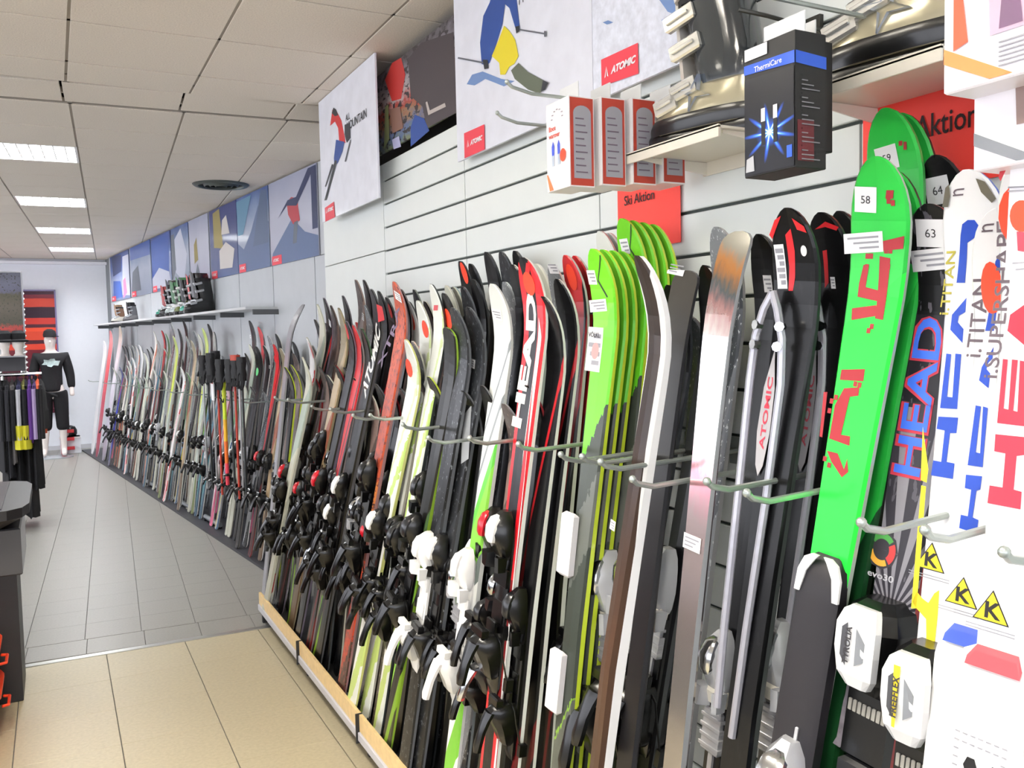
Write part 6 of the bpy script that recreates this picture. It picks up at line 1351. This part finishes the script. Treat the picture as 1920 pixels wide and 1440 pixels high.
# end wall: red striped panel behind the mannequin
a = onY(44, 560, 14.35); b = onY(101, 546, 14.35)
t = thing('striped_picture', 'tall red and black striped picture panel on the end wall', 'panel', (0, 0, 0))
stp = uvmat('striped_red', [(0, (60, 14, 30)), (.3, (80, 18, 36)), (.45, (110, 20, 34)), (.52, (206, 60, 36)), (.57, (70, 20, 34)), (.6, (206, 66, 40)), (.67, (226, 76, 44)), (.7, (70, 20, 36)), (.73, (190, 50, 40)), (.78, (44, 16, 36)), (.87, (190, 60, 44)), (.94, (110, 26, 44)), (.97, (60, 20, 44))], rough=.4, amp=.01)
flat([(a.x-1.6, 14.35, .55), (b.x, 14.35, .55), (b.x, 14.35, b.z), (a.x-1.6, 14.35, b.z)], 'panel_sheet', stp, t, .03, Vector((0, -1, 0)))
mb = MB(); mb.box((b.x, 14.32, .52), (b.x+.02, 14.38, b.z+.02)); mb.box((a.x-1.6, 14.32, b.z), (b.x+.02, 14.38, b.z+.02)); mb.build('panel_frame', M('frame_violet', (120, 110, 150), .4), t)

# mannequin in black
MX, MY = -.04, 13.45
t = thing('mannequin', 'white mannequin in black long-sleeved top with pale chest print, black cap and cropped black trousers', 'mannequin', (MX, MY, 0))
def skin(name, verts, edges, radii, mat, parent, sub=2):
    me = bpy.data.meshes.new(name); me.from_pydata(verts, edges, []); o = bpy.data.objects.new(name, me); COL.objects.link(o); o.parent = parent
    md = o.modifiers.new('skin', 'SKIN'); md.use_smooth_shade = True
    for i, r in enumerate(radii): me.skin_vertices[0].data[i].radius = (r, r) if isinstance(r, (int, float)) else r
    me.skin_vertices[0].data[0].use_root = True
    s_ = o.modifiers.new('sub', 'SUBSURF'); s_.levels = sub; s_.render_levels = sub
    dg = bpy.context.evaluated_depsgraph_get(); m2 = bpy.data.meshes.new_from_object(o.evaluated_get(dg)); o.modifiers.clear(); o.data = m2
    m2.materials.clear(); m2.materials.append(mat)
    for p in m2.polygons: p.use_smooth = True; p.material_index = 0
    return o
V = [(0, 0, .93), (0, 0, 1.06), (0, .0, 1.2), (0, .01, 1.36), (0, .01, 1.44), (0, -.005, 1.53), (0, -.015, 1.60), (0, -.01, 1.68),
     (.17, .01, 1.38), (.225, .02, 1.12), (.235, -.02, .92), (.235, -.03, .83), (-.17, .01, 1.38), (-.225, .02, 1.12), (-.235, -.02, .92), (-.235, -.03, .83),
     (.09, 0, .86), (.10, 0, .48), (.105, .02, .10), (.105, -.10, .04), (-.09, 0, .86), (-.10, -.01, .48), (-.13, .02, .10), (-.15, -.10, .04)]
E_ = [(0, 1), (1, 2), (2, 3), (3, 4), (4, 5), (5, 6), (6, 7), (3, 8), (8, 9), (9, 10), (10, 11), (3, 12), (12, 13), (13, 14), (14, 15), (0, 16), (16, 17), (17, 18), (18, 19), (0, 20), (20, 21), (21, 22), (22, 23)]
Rr = [.12, .11, .12, .13, .06, .062, .088, .06, .06, .042, .03, .035, .06, .042, .03, .035, .088, .058, .038, .035, .088, .058, .038, .035]
skin('body', V, E_, Rr, skinw, t)
V2 = [V[i] for i in (1, 2, 3)]+[(0, .01, 1.42)]+[V[8], V[9], (.235, -.01, .93), V[12], V[13], (-.235, -.01, .93), (0, 0, .90)]
skin('long_sleeved_top', V2, [(0, 1), (1, 2), (2, 3), (2, 4), (4, 5), (5, 6), (2, 7), (7, 8), (8, 9), (0, 10)], [.14, .14, .155, .085, .08, .062, .05, .08, .062, .05, .135], blk_cloth, t)
skin('trousers', [(0, 0, 1.02), (.095, 0, .84), (.10, 0, .55), (.105, .0, .36), (-.095, 0, .84), (-.10, -.01, .55), (-.11, 0, .36)], [(0, 1), (1, 2), (2, 3), (0, 4), (4, 5), (5, 6)], [.135, .105, .09, .085, .105, .09, .085], blk_cloth, t)
mb = MB(); mb.loft([rr(0, -.01, .08, .10, 1.645, 16, 1), rr(0, -.005, .085, .105, 1.68, 16, 1), rr(0, 0, .07, .09, 1.73, 16, 1), rr(0, 0, .03, .04, 1.755, 16, 1)]); mb.loft([rr(.05, -.05, .06, .06, 1.648, 12, 1), rr(.05, -.05, .062, .062, 1.658, 12, 1)]); mb.build('cap', blk_cloth, t, True)
mb = MB(); mb.loft([[(.015*math.cos(2*math.pi*k/8), -.10+.0, 1.585+.02*math.sin(2*math.pi*k/8)) for k in range(8)], [(.004*math.cos(2*math.pi*k/8), -.118, 1.58+.006*math.sin(2*math.pi*k/8)) for k in range(8)]]); mb.build('nose', skinw, t, True)
pr = MB(); pts = []
for k in range(16):
    a_ = 2*math.pi*k/16; r = 1+.25*math.sin(k*2.3); pts.append((.10*r*math.cos(a_), -.158-.0*k+.02*abs(math.cos(a_)), 1.30+.05*r*math.sin(a_)))
pr.add(pts, [tuple(range(16))]); pr.build('chest_print', M('chest_print', (176, 196, 194), .7, noise=.2, nscale=40), t)
mb = MB(); mb.loft([rr(0, .0, .22, .2, 0, 16, .8), rr(0, 0, .22, .2, .012, 16, .8)]); mb.build('foot_plate', M('plate_glass', (170, 176, 180), .2), t)
# plinth with helmet
e = onY(133, 850, 13.9); t = thing('plinth', 'small white plinth by the end wall', 'plinth', (e.x, 13.9, 0)); zt = onY(133, 818, 13.9).z
mb = MB(); mb.box((-.13, -.12, 0), (.13, .12, zt), bev=.004); mb.build('block', wall_w, t); mb = MB(); mb.box((-.135, -.125, zt-.02), (.135, .125, zt), bev=.003); mb.build('top_plate', white_pl, t)
t = thing('helmet', 'black helmet with a pale face opening on the small white plinth', 'helmet', (e.x, 13.9, zt)); mb = MB(); mb.loft([rr(0, 0, .075, .09, 0, 14, 1), rr(0, 0, .095, .11, .04, 14, 1), rr(0, 0, .095, .11, .09, 14, 1), rr(0, 0, .07, .08, .14, 14, 1), rr(0, 0, .02, .03, .16, 14, 1)]); mb.build('shell', black_pl, t, True); mb = MB(); mb.ball((-.05, -.09, .05), .045, 10, 6); mb.build('face_form', skinw, t, True)
e = onY(120, 850, 13.75); t = thing('red_stand', 'small red E-shaped stand beside the mannequin', 'stand', (e.x, 13.75, 0)); mb = MB(); H = .36
mb.box((-.03, -.03, 0), (.03, .03, H), bev=.004); mb.build('post', red_pl, t)
for z in (.06, .19, .30): mb = MB(); mb.box((.03, -.03, z), (.14, .03, z+.045), bev=.004); mb.build('arm', red_pl, t)
